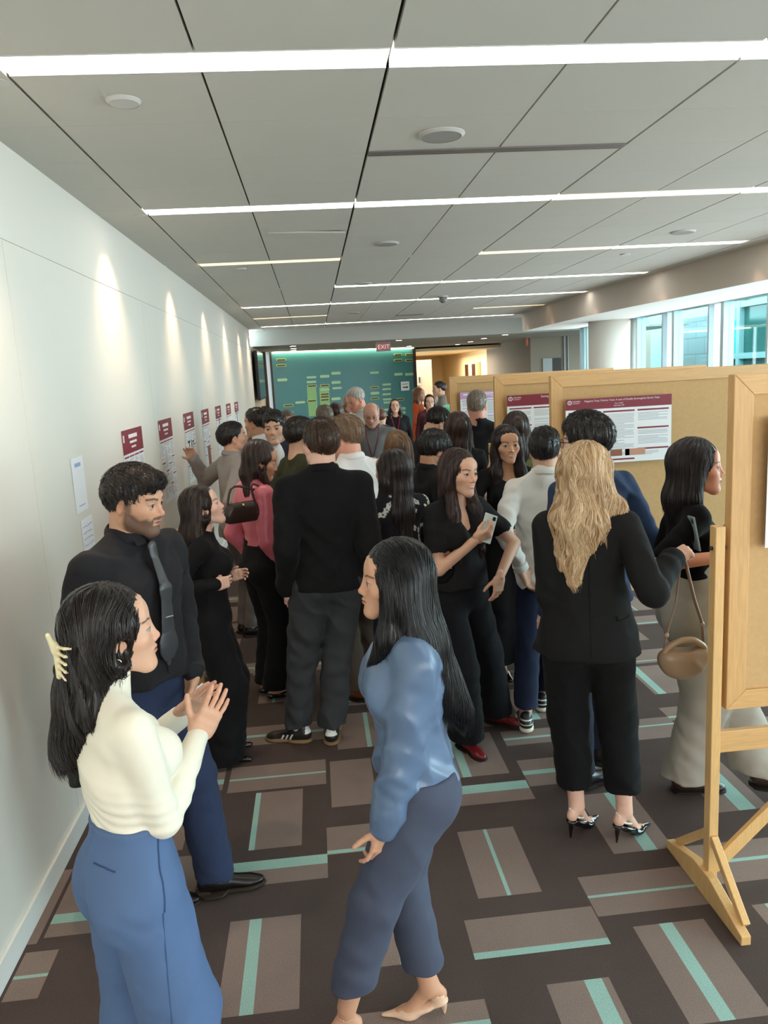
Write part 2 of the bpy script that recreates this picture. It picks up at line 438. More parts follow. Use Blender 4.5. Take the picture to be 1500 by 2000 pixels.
def carpet():
    rects = []   # x0,x1,y0,y1,kind
    rng = random.Random(11); CW = .4925; x0 = -.068
    # rectangles woven where they lie in the photographed part of the floor (teal stripe given last)
    known = {(0, 0): None}
    K = [(.503, .757, 2.65, 3.098, ('v', .619, .635)), (.920, 1.412, 2.48, 2.71, ('h', 2.583, 2.597)), (.425, .915, 2.341, 2.54, ('h', 2.341, 2.372)),
         (1.024, 1.292, 1.975, 2.41, ('v', 1.122, 1.172)), (.636, .85, 1.76, 2.197, ('v', .764, .825)), (-.456, -.186, 2.221, 2.675, ('v', -.382, -.336)),
         (-.424, -.190, 3.122, 3.60, ('v', -.424, -.398)), (-.572, -.072, 3.625, 3.882, ('h', 3.74, 3.757)), (-.565, -.078, 2.877, 3.04, ('h', 2.975, 3.04)),
         (-.078, .35, 3.03, 3.236, ('h', 3.035, 3.06)), (.055, .31, 2.36, 2.84, ('v', .165, .187)), (.43, .920, 3.30, 3.475, ('h', 3.40, 3.475)),
         (.925, 1.40, 3.41, 3.67, ('h', 3.52, 3.56)), (1.69, 1.93, 3.04, 3.515, ('v', 1.79, 1.87)), (.58, .86, 3.555, 4.015, ('v', .62, .665)),
         (1.12, 1.38, 2.83, 3.29, ('v', 1.25, 1.31)), (-.05, .17, 3.40, 3.85, ('v', .0, .0)), (1.42, 1.91, 2.58, 2.83, ('h', 2.70, 2.72)),
         (-1.16, -.62, 2.70, 3.13, ('h', 2.775, 2.83)), (-1.2, -1.08, 2.40, 2.63, ('h', 2.50, 2.515)), (1.50, 1.76, 2.02, 2.45, ('v', 1.55, 1.58)),
         (-.07, .42, 1.90, 2.17, ('h', 2.07, 2.09)), (-.565, -.075, 4.12, 4.36, ('h', 4.22, 4.25)), (-1.10, -.60, 3.66, 3.90, ('h', 3.72, 3.77)), (-.95, -.72, 3.18, 3.6, ('v', -.9, -.87))]
    for a in K: rects.append(a)
    def hit(x0, x1, y0, y1):
        return any(x0 < r[1] - .004 and x1 > r[0] + .004 and y0 < r[3] - .004 and y1 > r[2] + .004 for r in rects)
    ncol = int((X1 - WX) / CW) + 3
    for ci in range(-3, ncol + 3):
        xa = x0 + ci * CW - 0.0; ph = rng.uniform(0, .46); y = -2.6 + ph; v = rng.random() < .5
        while y < 25:
            if v:
                w = rng.choice([.22, .25, .27]); o = rng.uniform(.03, CW - w - .03); s = o + rng.uniform(.02, w - .06); t = rng.choice([.014, .02, .026, .05])
                r = (xa + o, xa + o + w, y + .005, y + .452, ('v', xa + s, xa + s + t))
            else:
                h = rng.choice([.17, .2, .24]); o = rng.uniform(.03, .46 - h - .03); s = o + rng.uniform(.02, h - .07); t = rng.choice([.012, .016, .022, .05])
                r = (xa, xa + CW, y + o, y + o + h, ('h', y + s, y + s + t))
            if r[0] > WX - .3 and r[0] < X1 and not (xa < 1.6 and -1.3 < xa and 1.8 < y < 3.35) and not hit(*r[:4]): rects.append(r)
            v = not v; y += .46
    # cut the whole floor into cells along rectangle edges, column by column of carpet tile
    clip = lambda a: max(WX, min(6.9, a))
    mb = MB(); 
    def strip(xa, xb):
        if xb - xa < 1e-4: return
        xm = (xa + xb) / 2; ys = {-3.0, 34.0}
        L = [r for r in rects if r[0] < xm < r[1]]
        for r in L:
            ys |= {r[2], r[3]}
            if r[4][0] == 'h': ys |= {max(r[2], r[4][1]), min(r[3], r[4][2])}
        ys = sorted(y for y in ys if -3 <= y <= 34)
        for a, b in zip(ys, ys[1:]):
            if b - a < 1e-4: continue
            ym = (a + b) / 2; k = 0
            for r in L:
                if r[2] < ym < r[3]:
                    k = 1
                    if (r[4][0] == 'v' and r[4][1] < xm < r[4][2]) or (r[4][0] == 'h' and r[4][1] < ym < r[4][2]): k = 2
                    break
            mb.quad((xa, a, 0), (xb, a, 0), (xb, b, 0), (xa, b, 0), k)
    xs = {WX, 6.9}
    for r in rects:
        xs |= {clip(r[0]), clip(r[1])}
        if r[4][0] == 'v': xs |= {clip(r[4][1]), clip(r[4][2])}
    xs = sorted(xs)
    for a, b in zip(xs, xs[1:]): strip(a, b)
    struct(mb.build('floor', CM)); struct(MB().box(WX - .1, 7, -3.1, 34, -.06, -.002).build('floor_light_block', CM[0]))  # backing added under the floor, blocks sky light leaking through cell cracks
carpet()

wall_m = simple('painted_wall', srgb(222, 217, 208), .75, bump=.08, bscale=60)
base_m = simple('baseboard_paint', srgb(226, 226, 222), .5)
beige_m = simple('beige_wall', srgb(205, 186, 160), .8, bump=.06, bscale=60)
soff_m = simple('soffit_paint', srgb(200, 190, 180), .8, bump=.05, bscale=50)
ceil_m = simple('ceiling_tile', srgb(198, 195, 186), .9, bump=.25, bscale=900, var=.03, vscale=2)
groove_m = simple('ceiling_reveal', srgb(70, 64, 60), .9)
# left wall with a long reveal and panel joints
mb = MB(); T = .12
zs = [0, 2.655, 2.662, CZ + .05]; ys = [-3.0, 3.42, 3.424, 6.05, 6.054, 8.7, 8.704, 11.35, 11.354, 14.0, 14.004, 16.35]
for z0, z1 in zip(zs, zs[1:]):
    for y0, y1 in zip(ys, ys[1:]):
        thin = (z1 - z0 < .02) or (y1 - y0 < .02 and z0 < 2.6)
        mb.box(WX - T, WX - (.006 if thin else 0), y0, y1, z0, z1)
struct(mb.build('wall_left', wall_m))
struct(MB().box(WX, WX + .014, -3, 16.35, 0, .10).build('baseboard_left', base_m, bevel=.003))
struct(MB().box(WX - T, WX - .02, 16.35, 20.6, 0, 2.75).build('wall_left_far', beige_m))
struct(MB().box(WX - .01, WX + .06, 20.35, 20.62, 0, 2.75).build('trim_1', simple('dark_wood_trim', srgb(62, 44, 36), .5)))
struct(MB().box(WX - T, 7.0, -3.1, -3.0, 0, CZ).build('wall_behind', wall_m))

# ceiling panels between the reveals
LY = [2.79, 5.02, 7.24, 9.40, 11.52, 13.60, 15.75]; GX = [-.302 + .6355 * k for k in range(-2, 12)]
rows = [-3.0, -1.1, -.55, 0, .56]
for a, b in zip([.56] + LY, LY + [16.9]):
    a0, b0 = a + (.086 if a != .56 else 0), b - (.086 if b != 16.9 else 0)
    n = 4
    for k in range(n):
        rows.append(a0 + (b0 - a0) * k / n) if not (a == .56 and k == 0) else None
    rows.append(b0)
rows = sorted(set(rows)); mb = MB()
# lit slots: (row, column start, column end, warm?)
XC = [-.937, .333, 1.604, 2.875, 4.146]
LIT = {0: [(0, 0), (1, 0), (2, 0)], 1: [(0, 0), (1, 0), (2, 1), (3, 0)], 2: [(0, 1), (2, 1), (3, 0)], 3: [(1, 0), (2, 0), (3, 0)],
       4: [(0, 0), (1, 0), (2, 0), (3, 0)], 5: [(0, 1), (3, 1)], 6: [(0, 0), (1, 0), (2, 0), (3, 0)]}
def cpanel(x0, x1, y0, y1):
    if x1 - x0 > .02 and y1 - y0 > .01: mb.box(x0, x1, y0, y1, CZ, CZ + .02)
gx = [WX] + [g for g in GX if g > WX + .05] ; XR = 6.0
gx = [g for g in gx if g < XR] + [XR]
main = set(round(-.937 + 1.271 * k, 3) for k in range(6))
for xa, xb in zip(gx, gx[1:]):
    wa = .007 if any(abs(xa - m) < .01 for m in main) else .0045; wb = .007 if any(abs(xb - m) < .01 for m in main) else .0045
    if xa == WX: wa = 0
    for a, b in zip(rows, rows[1:]):
        isrow = any(abs((a + b) / 2 - l) < .03 for l in LY)
        if isrow: continue
        sl = a < 3.9 < b or abs(a - 3.9) < .01
        cpanel(xa + wa, xb - wb, a + .0012, b - .0012)
for r, l in enumerate(LY):
    lit = [c for c, w in LIT[r]]
    for xa, xb in zip([WX] + XC, XC + [XR]):
        c = XC.index(xa) if xa in XC else -1
        if c in lit and c < 4: continue
        cpanel(xa + .004, xb - .004, l - .085, l + .085)
struct(mb.build('ceiling', ceil_m))
struct(MB().box(WX - T, 6.3, -3.1, 17.0, CZ + .03, CZ + .12).build('ceiling_void', groove_m))
# linear lights
def emit(name, col, s):
    m, nt, p = nmat(name); p.inputs['Base Color'].default_value = (.8, .8, .8, 1); p.inputs['Emission Color'].default_value = (*col, 1); p.inputs['Emission Strength'].default_value = s; return m
LM = [emit('lamp_white', (1, .95, .86), 5.0), emit('lamp_amber', (1, .66, .34), .95)]
ordr = ['nearest', 'second', 'third', 'fourth', 'fifth', 'sixth', 'farthest']
ordc = ['leftmost', 'left middle', 'right middle', 'rightmost']
hous_m = simple('lamp_housing', srgb(230, 230, 226), .5)
for r, l in enumerate(LY):
    for c, w in LIT[r]:
        x0, x1 = XC[c] + .006, XC[c + 1] - .006
        t = empty('linear_ceiling_light', ((x0 + x1) / 2, l, CZ), 0, '%s linear light in the %s row of the ceiling, %s segment' % ('dim amber' if w else 'bright white', ordr[r], ordc[c]), 'ceiling light', 'linear lights in the ceiling rows')
        h = (x1 - x0) / 2
        MB().box(-h, h, -.081, -.076, -.001, .028).box(-h, h, .076, .081, -.001, .028).box(-h, h, -.081, .081, .020, .028).build('housing', hous_m, t)
        MB().box(-h + .001, h - .001, -.0755, .0755, .003, .010).build('diffuser', LM[w], t)
# slot air diffuser
mb = MB(); x0, x1 = .34, 1.597
for k in range(5): mb.box(x0, x1, 3.868 + k * .016, 3.874 + k * .016, CZ - .006, CZ + .01)
mb.box(x0, x1, 3.866, 3.94, CZ - .001, CZ + .0005)
t = mb.build('slot_air_diffuser', simple('anodised_slot', srgb(120, 116, 112), .4, .3)); tag(t, 'long slotted air diffuser in the ceiling beside the large round speaker', 'air vent')
spk_m = simple('speaker_grille', srgb(150, 148, 144), .7, bump=.6, bscale=500); rim_m = simple('speaker_rim', srgb(196, 194, 190), .5)
for x, y, r, nm, lb in [(.65, 3.64, .105, 'ceiling_speaker', 'large round ceiling speaker grille nearest the camera'), (.67, 6.48, .105, 'ceiling_speaker', 'round ceiling speaker between second and third light rows in the middle'),
                    (3.18, 6.51, .105, 'ceiling_speaker', 'round ceiling speaker at the far right near the soffit'), (.66, 9.16, .10, 'ceiling_speaker', 'small far round ceiling speaker beside the fourth light row'),
                    (.77, 13.3, .10, 'ceiling_speaker', 'distant round ceiling speaker beside the sixth light row'),
                    (-.62, 3.12, .063, 'smoke_detector_cover', 'small blank round disc in the ceiling near the left wall'), (-.59, 7.55, .05, 'smoke_detector_cover', 'small blank round disc just behind the amber light strip'),
                    (3.17, 7.7, .05, 'smoke_detector_cover', 'small blank round disc behind the right white light strip')]:
    t = empty(nm, (x, y, CZ), 0, lb, 'speaker' if 'speaker' in nm else 'smoke detector')
    MB().cyl((0, 0), r * .86, -.012, .0, 40).build('grille' if 'speaker' in nm else 'disc', spk_m if 'speaker' in nm else rim_m, t, smooth=False)
    mb = MB(); n = 40
    for i in range(n):
        a, b = 2 * PI * i / n, 2 * PI * (i + 1) / n
        for (ra, za, rb, zb) in ((r * .86, -.013, r, -.004), (r, -.004, r, .002)):
            mb.quad((ra * math.cos(a), ra * math.sin(a), za), (ra * math.cos(b), ra * math.sin(b), za), (rb * math.cos(b), rb * math.sin(b), zb), (rb * math.cos(a), rb * math.sin(a), zb))
    mb.build('rim', rim_m, t)
G = Fld(); G.ell((0, 0, -.03), (.06, .06, .06)); G.plane((0, 0, 0), (0, 0, -1))
t = empty('ceiling_camera', (1.92, 11.13, CZ), 0, 'small white dome camera hanging from the ceiling in the far middle', 'camera')
MB().cyl((0, 0), .075, -.02, 0, 24).build('mount', rim_m, t); fld_obj('dome', G, .01, simple('smoked_dome', srgb(120, 118, 116), .2), t, T=Xf(None, (0, 0, -.01)))
mb = MB()
for k in range(6): mb.box(-.25, .25, -.14 + k * .05, -.115 + k * .05, -.006, .004)
t = mb.build('ceiling_vent', simple('vent_metal', srgb(140, 138, 134), .5)); t.location = (1.86, 14.43, CZ); tag(t, 'small louvred vent in the far middle of the ceiling', 'air vent')
# one tile hangs a little low
t = MB().obox((.03, 5.93, CZ - .006), (.28, .10, .006), rot((0, 1, 0), .035)).build('loose_ceiling_tile', ceil_m); tag(t, 'ceiling tile hanging slightly low beside the amber strip', 'ceiling tile')

# soffit along the windows, gently bowed
pts = [(4.56, 4.0), (4.50, 6.0), (4.42, 7.4), (4.34, 8.8), (4.24, 10.2), (4.19, 12.0), (4.22, 13.8), (4.30, 15.65)]
pts = [(4.85, -3.0), (4.7, 1.0)] + pts
mb = MB()
for (xa, ya), (xb, yb) in zip(pts, pts[1:]):
    v = [(xa, ya, 2.725), (xb, yb, 2.725), (xb, yb, CZ), (xa, ya, CZ)]; mb.add(v, [(0, 1, 2, 3)])
    v = [(xa, ya, 2.725), (xb, yb, 2.725), (X1 + .15, yb, 2.725), (X1 + .15, ya, 2.725)]; mb.add(v, [(0, 3, 2, 1)], 1)
mb.add([(4.30, 15.65, 2.725), (X1, 15.65, 2.725), (X1, 15.65, CZ), (4.30, 15.65, CZ)], [(0, 1, 2, 3)])
struct(mb.build('trim_2', [soff_m, simple('soffit_underside', srgb(214, 214, 208), .8)], smooth=False))
# bulkhead and lower ceiling beyond it
struct(MB().box(WX, 7.5, 16.9, 17.0, 2.75, CZ + .02).build('trim_3', simple('bulkhead_paint', srgb(176, 176, 170), .85)))
struct(MB().box(WX - .1, 8.5, 17.0, 26, 2.75, 2.80).build('ceiling_far', simple('far_ceiling', srgb(170, 164, 154), .9)))
spot_m = emit('downlight_glow', (1, .93, .82), 6)
for i, (x, y) in enumerate([(-.38, 17.6), (-.40, 19.0), (-.43, 20.2), (1.97, 17.4), (2.72, 21.6), (4.23, 18.9), (4.24, 20.6), (4.2, 22.2), (4.38, 17.4)]):
    t = empty('recessed_downlight', (x, y, 2.75), 0, 'small round recessed downlight in the far ceiling, ' + ['nearest on the left', 'second on the left', 'farthest on the left', 'alone in the middle', 'at the corridor entrance', 'second in the right row', 'third in the right row', 'farthest in the right row', 'nearest in the right row'][i], 'ceiling light', 'downlights in the far ceiling')
    MB().cyl((0, 0), .085, -.004, .0, 20).build('rim', rim_m, t); MB().cyl((0, 0), .068, -.0055, -.004, 20).build('lens', spot_m, t)

def spot(name, loc, tgt, power, col, size, blend=.6, parent=None, rad=.03):
    l = bpy.data.lights.new(name, 'SPOT'); l.energy = power; l.color = col; l.spot_size = size; l.spot_blend = blend; l.shadow_soft_size = rad
    o = bpy.data.objects.new(name, l); COL.objects.link(o); d = (Vector(tgt) - Vector(loc)).to_track_quat('-Z', 'Y')
    o.location = loc; o.rotation_euler = d.to_euler(); return o
ORD = ['first', 'second', 'third', 'fourth', 'fifth', 'sixth', 'seventh', 'eighth']
for i, y in enumerate([.75, 2.92, 5.10, 7.28, 9.45, 11.6, 13.8, 15.7]):
    t = empty('wall_washer_light', (WX + .24, y, CZ), 0, '%s small recessed washer light from the camera above the left wall' % ORD[i], 'ceiling light', 'wall washers along the left wall')
    MB().cyl((0, 0), .034, -.002, .0, 20).build('rim', rim_m, t)
    spot('wall_washer_lamp', (WX + .24, y, CZ - .012), (WX + .02, y, 1.3), 34, (1, .72, .46), 1.6, 1.0)
for i, y in enumerate([3.0, 5.3, 7.45, 9.3, 11.3, 13.4, 15.2]):
    xx = np.interp(y, [p[1] for p in pts], [p[0] for p in pts]) - .16
    t = empty('soffit_washer_light', (xx, y, CZ), 0, '%s small recessed light from the camera washing the right soffit' % ORD[i], 'ceiling light', 'washers along the right soffit')
    MB().cyl((0, 0), .034, -.002, .0, 20).build('rim', rim_m, t)
    spot('soffit_washer_lamp', (xx, y, CZ - .012), (xx + .10, y, 2.2), 5, (1, .62, .42), 1.1, .9)

# window wall on the right
frame_m = simple('window_frame', srgb(196, 208, 214), .35, .3)
def glass_mat():
    m = bpy.data.materials.new('window_glass'); m.use_nodes = True; nt = m.node_tree; nt.nodes.clear()
    o = nt.nodes.new('ShaderNodeOutputMaterial'); a = nt.nodes.new('ShaderNodeBsdfTransparent'); a.inputs[0].default_value = (.80, .95, .95, 1)
    g = nt.nodes.new('ShaderNodeBsdfGlossy'); g.inputs['Roughness'].default_value = .02; mx = nt.nodes.new('ShaderNodeMixShader'); mx.inputs[0].default_value = .06
    nt.links.new(a.outputs[0], mx.inputs[1]); nt.links.new(g.outputs[0], mx.inputs[2]); nt.links.new(mx.outputs[0], o.inputs[0]); return m
GM = glass_mat()
m = bpy.data.materials.new('frosted_panel'); m.use_nodes = True; nt = m.node_tree; nt.nodes.clear()
o_ = nt.nodes.new('ShaderNodeOutputMaterial'); tr = nt.nodes.new('ShaderNodeBsdfTranslucent'); tr.inputs[0].default_value = (.95, .97, .98, 1); nt.links.new(tr.outputs[0], o_.inputs[0]); FM = m
MY = [-2.2, -.8, .6, 2.0, 3.3, 4.7, 6.05, 7.4, 8.8, 10.2, 11.62, 12.95, 15.35]
for k, y in enumerate(MY):
    w = MB(); w.box(X1 - .05, X1 + .10, y - .22, y - .16, 0, 2.73); w.box(X1 - .02, X1 + .07, y - .12, y - .085, 0, 2.73).box(X1 - .05, X1 + .10, y + .16, y + .20, 0, 2.73)
    fr = struct(w.build('window_%d' % (k + 1), frame_m))
    if k not in (11,): MB().box(X1 + .02, X1 + .03, y - .085, y + .16, 0, 2.73).build('frosted_panel', FM, fr)
    if k + 1 < len(MY):
        y1 = MY[k + 1] - .22; MB().box(X1 + .02, X1 + .028, y + .20, y1, 0.1, 2.73).build('pane', GM, fr)
        MB().box(X1 - .03, X1 + .08, y + .20, y1, 0, .1).build('sill', frame_m, fr)
struct(MB().box(X1, X1 + .15, -3, 15.6, 2.73, 3.2).build('trim_4', frame_m))
G = MB().cyl((5.29, 13.35), .43, 0, 2.73, 64)
struct(G.build('wall_column', simple('column_paint', srgb(228, 222, 214), .7), smooth=False))
bpy.data.objects['wall_column'].data.polygons.foreach_set('use_smooth', [len(p.vertices) == 4 for p in bpy.data.objects['wall_column'].data.polygons])
# outside : block wall building, glazed stair tower
blk, nt, p = nmat('concrete_block')
bt = nt.nodes.new('ShaderNodeTexBrick'); bt.inputs['Scale'].default_value = 1; bt.inputs['Brick Width'].default_value = .9; bt.inputs['Row Height'].default_value = .42; bt.inputs['Mortar Size'].default_value = .012
bt.inputs['Color1'].default_value = (*srgb(98, 108, 114), 1); bt.inputs['Color2'].default_value = (*srgb(104, 118, 124), 1); bt.inputs['Mortar'].default_value = (*srgb(70, 80, 86), 1)
tc = nt.nodes.new('ShaderNodeTexCoord'); mp = nt.nodes.new('ShaderNodeMapping'); mp.inputs['Rotation'].default_value = (PI / 2, 0, PI / 2)
sx = nt.nodes.new('ShaderNodeSeparateXYZ'); cb = nt.nodes.new('ShaderNodeCombineXYZ')
nt.links.new(tc.outputs['Object'], sx.inputs[0]); nt.links.new(sx.outputs[1], cb.inputs[0]); nt.links.new(sx.outputs[2], cb.inputs[1]); nt.links.new(cb.outputs[0], bt.inputs['Vector']); nt.links.new(bt.outputs['Color'], p.inputs['Base Color'])
t = empty('stone_block_building', (10.2, 19.6, 0), 0, 'grey stone block building seen through the tall windows', 'building')
MB().box(-.0, 3, -1.5, 1.35, 0, 3.05).build('wall', blk, t); MB().box(-.0, 3, -1.5, 1.35, 3.05, 3.9).build('fascia', simple('pale_fascia', srgb(150, 170, 178), .6), t)
t = empty('rendered_building', (10.2, 20.96, 0), 0, 'pale blue rendered building seen through the window beside the round column', 'building')
MB().box(0, 3, 0, 9, 0, 3.45).build('wall', simple('pale_render', srgb(150, 196, 204), .8, var=.08, vscale=1.5), t); MB().box(-.05, 3, 0, 9, 3.45, 3.6).build('parapet', simple('white_parapet', srgb(225, 235, 238), .6), t)
t = empty('glazed_stair_tower', (9.0, 13.8, 0), 0, 'teal glazed stair tower outside the windows at the right', 'building')
tg = simple('teal_glass', srgb(60, 180, 170), .1); tf = simple('tower_frame', srgb(140, 170, 172), .5)
mb = MB()
for y in np.arange(-3.2, 3.3, 1.3): mb.box(-.06, .06, y - .06, y + .06, 0, 6)
for z in (0, .9, 1.55, 2.0, 3.05, 4.2, 5.5): mb.box(-.05, .05, -3.2, 3.3, z - .06, z + .06)
mb.build('frame', tf, t); MB().box(.05, .08, -3.2, 3.3, 0, 6).build('glazing', simple('dim_teal_glass', srgb(44, 92, 88), .15), t)
mb = MB(); 
for y in (-2.9, -.3, 2.3): mb.box(-.02, .04, y - .25, y + .1, 2.0, 6)
mb.build('bright_glass', tg, t)
mb = MB(); mb.beam((.0, -2.4, 1.7), (.0, .4, 3.6), .08, .05).beam((.0, -2.4, 2.2), (.0, .4, 4.1), .05, .05)
for k in range(7): mb.box(-.03, .03, -2.3 + k * .42, -2.27 + k * .42, 1.75 + k * .28, 2.25 + k * .28)
mb.build('stair', simple('pale_stair', srgb(150, 200, 196), .5), t)
struct(MB().box(X1 + .2, 30, -10, 40, -.2, -.02).build('ground_outside', simple('pavement', srgb(150, 152, 150), .9)))

# far end : green wall with gel-band plaques
A = V3(-1.03, 20.65, 0); B = V3(2.97, 22.85, 0); ux = unit(B - A); LW = np.linalg.norm(B - A); Rg = np.stack([ux, V3(-ux[1], ux[0], 0), V3(0, 0, 1)], 1); XG = Xf(Rg, A)
gm = simple('green_glass_wall', srgb(72, 126, 128), .35, var=.05, vscale=1)
wb = struct(MB().box(0, LW, 0, .12, 0, 2.75).build('wall_back', gm, xf=XG))
band_m = simple('pale_green_band', srgb(168, 206, 160), .4); band_y = simple('lime_band', srgb(176, 200, 128), .4); plaq_m = simple('bronze_plaque', srgb(92, 78, 48), .4, .4)
# distance along the wall, height, kind of plaque (metres)
bands = [(0.28,2.539,3),(0.268,2.394,3),(0.265,2.021,1),(0.389,1.341,4),(0.748,1.399,0),(1.145,2.046,0),(1.135,1.924,0),(1.142,1.814,4),(1.11,1.417,4),(1.56,2.054,1),(1.541,1.806,4),(1.532,1.696,1),(1.522,1.572,4),(1.517,1.502,4),(1.51,1.419,4),(1.922,2.121,1),(1.904,1.871,1),(1.925,1.716,0),(1.87,1.425,1),(3.189,2.079,0),(3.161,1.663,4),(3.168,1.503,1),(3.158,1.358,4),(3.59,1.727,0),(3.582,1.596,0),(3.572,1.45,0),(3.581,1.303,0),(3.593,1.214,0),(4.039,2.553,3),(4.029,2.393,3),(4.023,1.998,1),(4.033,1.274,4),(4.071,1.004,1),(4.441,2.541,3),(4.432,2.379,3),(4.408,1.981,1),(3.58,1.008,0),(2.638,1.118,0),(2.646,0.988,0),(3.568,0.832,0),(4.064,0.885,1),(0.373,1.152,0)]
def pill(mb, x, z, w, h, d, hollow=0, mi=0):
    n = 8; P = []
    for s, cx_ in ((1, x + w / 2 - h / 2), (-1, x - w / 2 + h / 2)):
        for i in range(n + 1):
            a = -PI / 2 + PI * i / n; P.append((cx_ + s * h / 2 * math.cos(a), z + s * h / 2 * math.sin(a)))
    N = len(P); v = [(a, -d, b) for a, b in P] + [(a, 0, b) for a, b in P]
    mb.add(v, [list(range(N))] + [[i, i + N, (i + 1) % N + N, (i + 1) % N] for i in range(N)], mi)
for (x, z, k) in bands:
    mb = MB(); pill(mb, x, z, .30, .075 if k in (3, 4, 1) else .058, .012)
    o = mb.build('raised_band', band_y if k in (3, 4) else band_m, wb, xf=XG)
    if k in (3, 4):
        mb = MB(); pill(mb, x, z, .25, .044, .018); mb.build('plaque', plaq_m, o, xf=XG)
mb = MB()
for x0, x1, z0, z1 in [(0.982, 1.269, 1.004, 1.781), (1.36, 1.668, 1.143, 1.761)]: mb.box(x0, x1, -.006, 0, z0, z1)
mb.build('lime_panel', simple('lime_panel', srgb(140, 184, 120), .45), wb, xf=XG)
xa, za = 4.221, 1.649
t = empty('wall_sign', XG.p((xa, -.03, za)), math.atan2(ux[1], ux[0]), 'white paper sign with a dark arrow taped on the green wall', 'sign')
MB().box(-.15, .15, -.004, .0, -.13, .13).build('sheet', M['paper'], t); MB().box(-.09, .06, -.006, -.004, -.05, -.02).add([(.05, -.006, -.075), (.11, -.006, -.035), (.05, -.006, .005)], [(0, 1, 2)]).build('arrow', M['dark_metal'], t)
MB().box(-.11, .11, -.006, -.004, .05, .065).build('text_line', simple('grey_print', srgb(120, 110, 110), .6), t)
mb = MB(); mb.box(.02, LW - .02, -.10, -.04, 2.715, 2.745)
t = mb.build('cove_light', emit('cove_glow', (.88, 1, .66), 8), xf=XG); tag(t, 'slim cove light glowing along the top of the green wall', 'light')
struct(MB().box(-.06, .0, -.02, .2, 0, 2.75).box(LW, LW + .10, -.03, .25, 0, 2.75).build('trim_5', simple('dark_jamb', srgb(60, 46, 38), .6), xf=XG))
# corridor beyond
cor_m = simple('corridor_wall', srgb(240, 218, 176), .8); gry_m = simple('grey_wall', srgb(128, 118, 108), .85)
struct(MB().box(5.53, 5.65, 24.4, 33, 0, 2.75).box(2.2, 5.6, 33, 33.1, 0, 2.75).box(2.1, 2.2, 25.5, 33, 0, 2.75).build('wall_corridor', cor_m))
struct(MB().box(1.0, 6, 23, 34, 2.62, 2.70).build('ceiling_corridor', cor_m))
struct(MB().quad((5.54, 24.4, 0), (5.74, 20.2, 0), (5.74, 20.2, 2.75), (5.54, 24.4, 2.75)).build('wall_grey', gry_m))
struct(MB().box(5.74, 9.0, 20.15, 20.25, 0, 2.75).build('wall_far_right', simple('taupe_wall', srgb(160, 146, 130), .85)))
struct(MB().box(3.15, 4.3, 27.9, 28.0, 0, 2.45).build('wall_partition', simple('partition_grey', srgb(170, 160, 148), .8)))
t = empty('wall_box', (3.75, 27.88, 1.75), 0, 'small grey dispenser box on the grey partition in the corridor', 'dispenser'); MB().box(-.12, .12, -.1, 0, -.2, .2).build('case', simple('grey_plastic', srgb(150, 150, 148), .5), t); MB().box(.05, .1, -.115, -.1, -.1, .1).build('slot', M['dark_metal'], t)
t = MB().box(-.16, .16, -.02, 0, -.07, .07).build('room_sign', simple('brown_sign', srgb(88, 52, 40), .5)); t.location = (3.38, 27.88, 1.84); tag(t, 'small brown room sign on the grey partition', 'sign')
struct(MB().box(5.49, 5.53, 26.2, 26.6, 0, 2.2).box(5.49, 5.53, 27.4, 27.8, 0, 2.2).build('door_1', simple('dark_door', srgb(70, 34, 20), .4)))
struct(MB().box(5.49, 5.53, 25.3, 25.75, 1.75, 2.25).build('trim_6', simple('oak_trim', srgb(206, 150, 86), .5)))
struct(MB().box(6.05, 6.3, 20.10, 20.15, 0, 2.2).box(6.62, 6.66, 20.1, 20.15, 0, 2.75).box(6.72, 6.75, 20.1, 20.15, 0, 2.75).build('door_2', simple('pale_frame', srgb(176, 178, 176), .5)))
struct(MB().box(6.3, 6.55, 20.12, 20.15, 0, 2.2).build('door_3', simple('brown_door', srgb(56, 44, 38), .5)))
area('corridor_lamp', (4.0, 26.0, 2.5), (0, 0, 0), 2.4, 5, 190, (1, .86, .64))
area('far_lobby_lamp', (1.6, 19.0, 2.70), (0, 0, 0), 4.5, 2.5, 45, (1, .92, .82))
for (nm, loc, lb, em) in (('exit_sign', (1.60, 17.2, 2.62), 'hanging exit sign below the far bulkhead in front of the green wall', 0), ('exit_sign', (5.60, 20.0, 2.65), 'red exit sign beside the grey wall at the far right', 1)):
    t = empty(nm, loc, 1.25 * em, lb, 'sign'); MB().box(-.16, .16, -.02, .02, -.10, .10).build('housing', simple('exit_case', srgb(150, 110, 118) if not em else srgb(214, 120, 100), .3), t)
    text_obj('lettering', 'EXIT', .13, Xf(np.stack([V3(1, 0, 0), V3(0, 0, 1), V3(0, -1, 0)], 1), (-.13, -.024, -.045)), emit('exit_red', (1, .10, .06), .5), t)
# wall screen
t = empty('wall_screen', (WX, 17.6, 0), 0, 'black wall mounted screen at the far end of the left wall', 'screen')
MB().box(.045, .11, -1.0, .95, 1.62, 2.66).build('bezel', M['dark_metal'], t, bevel=.008); MB().box(.1102, .114, -.96, .91, 1.66, 2.62).build('display', simple('dark_display', srgb(58, 76, 84), .12), t)
MB().box(-.02, .045, -.3, .3, 1.95, 2.3).build('bracket', M['dark_metal'], t)
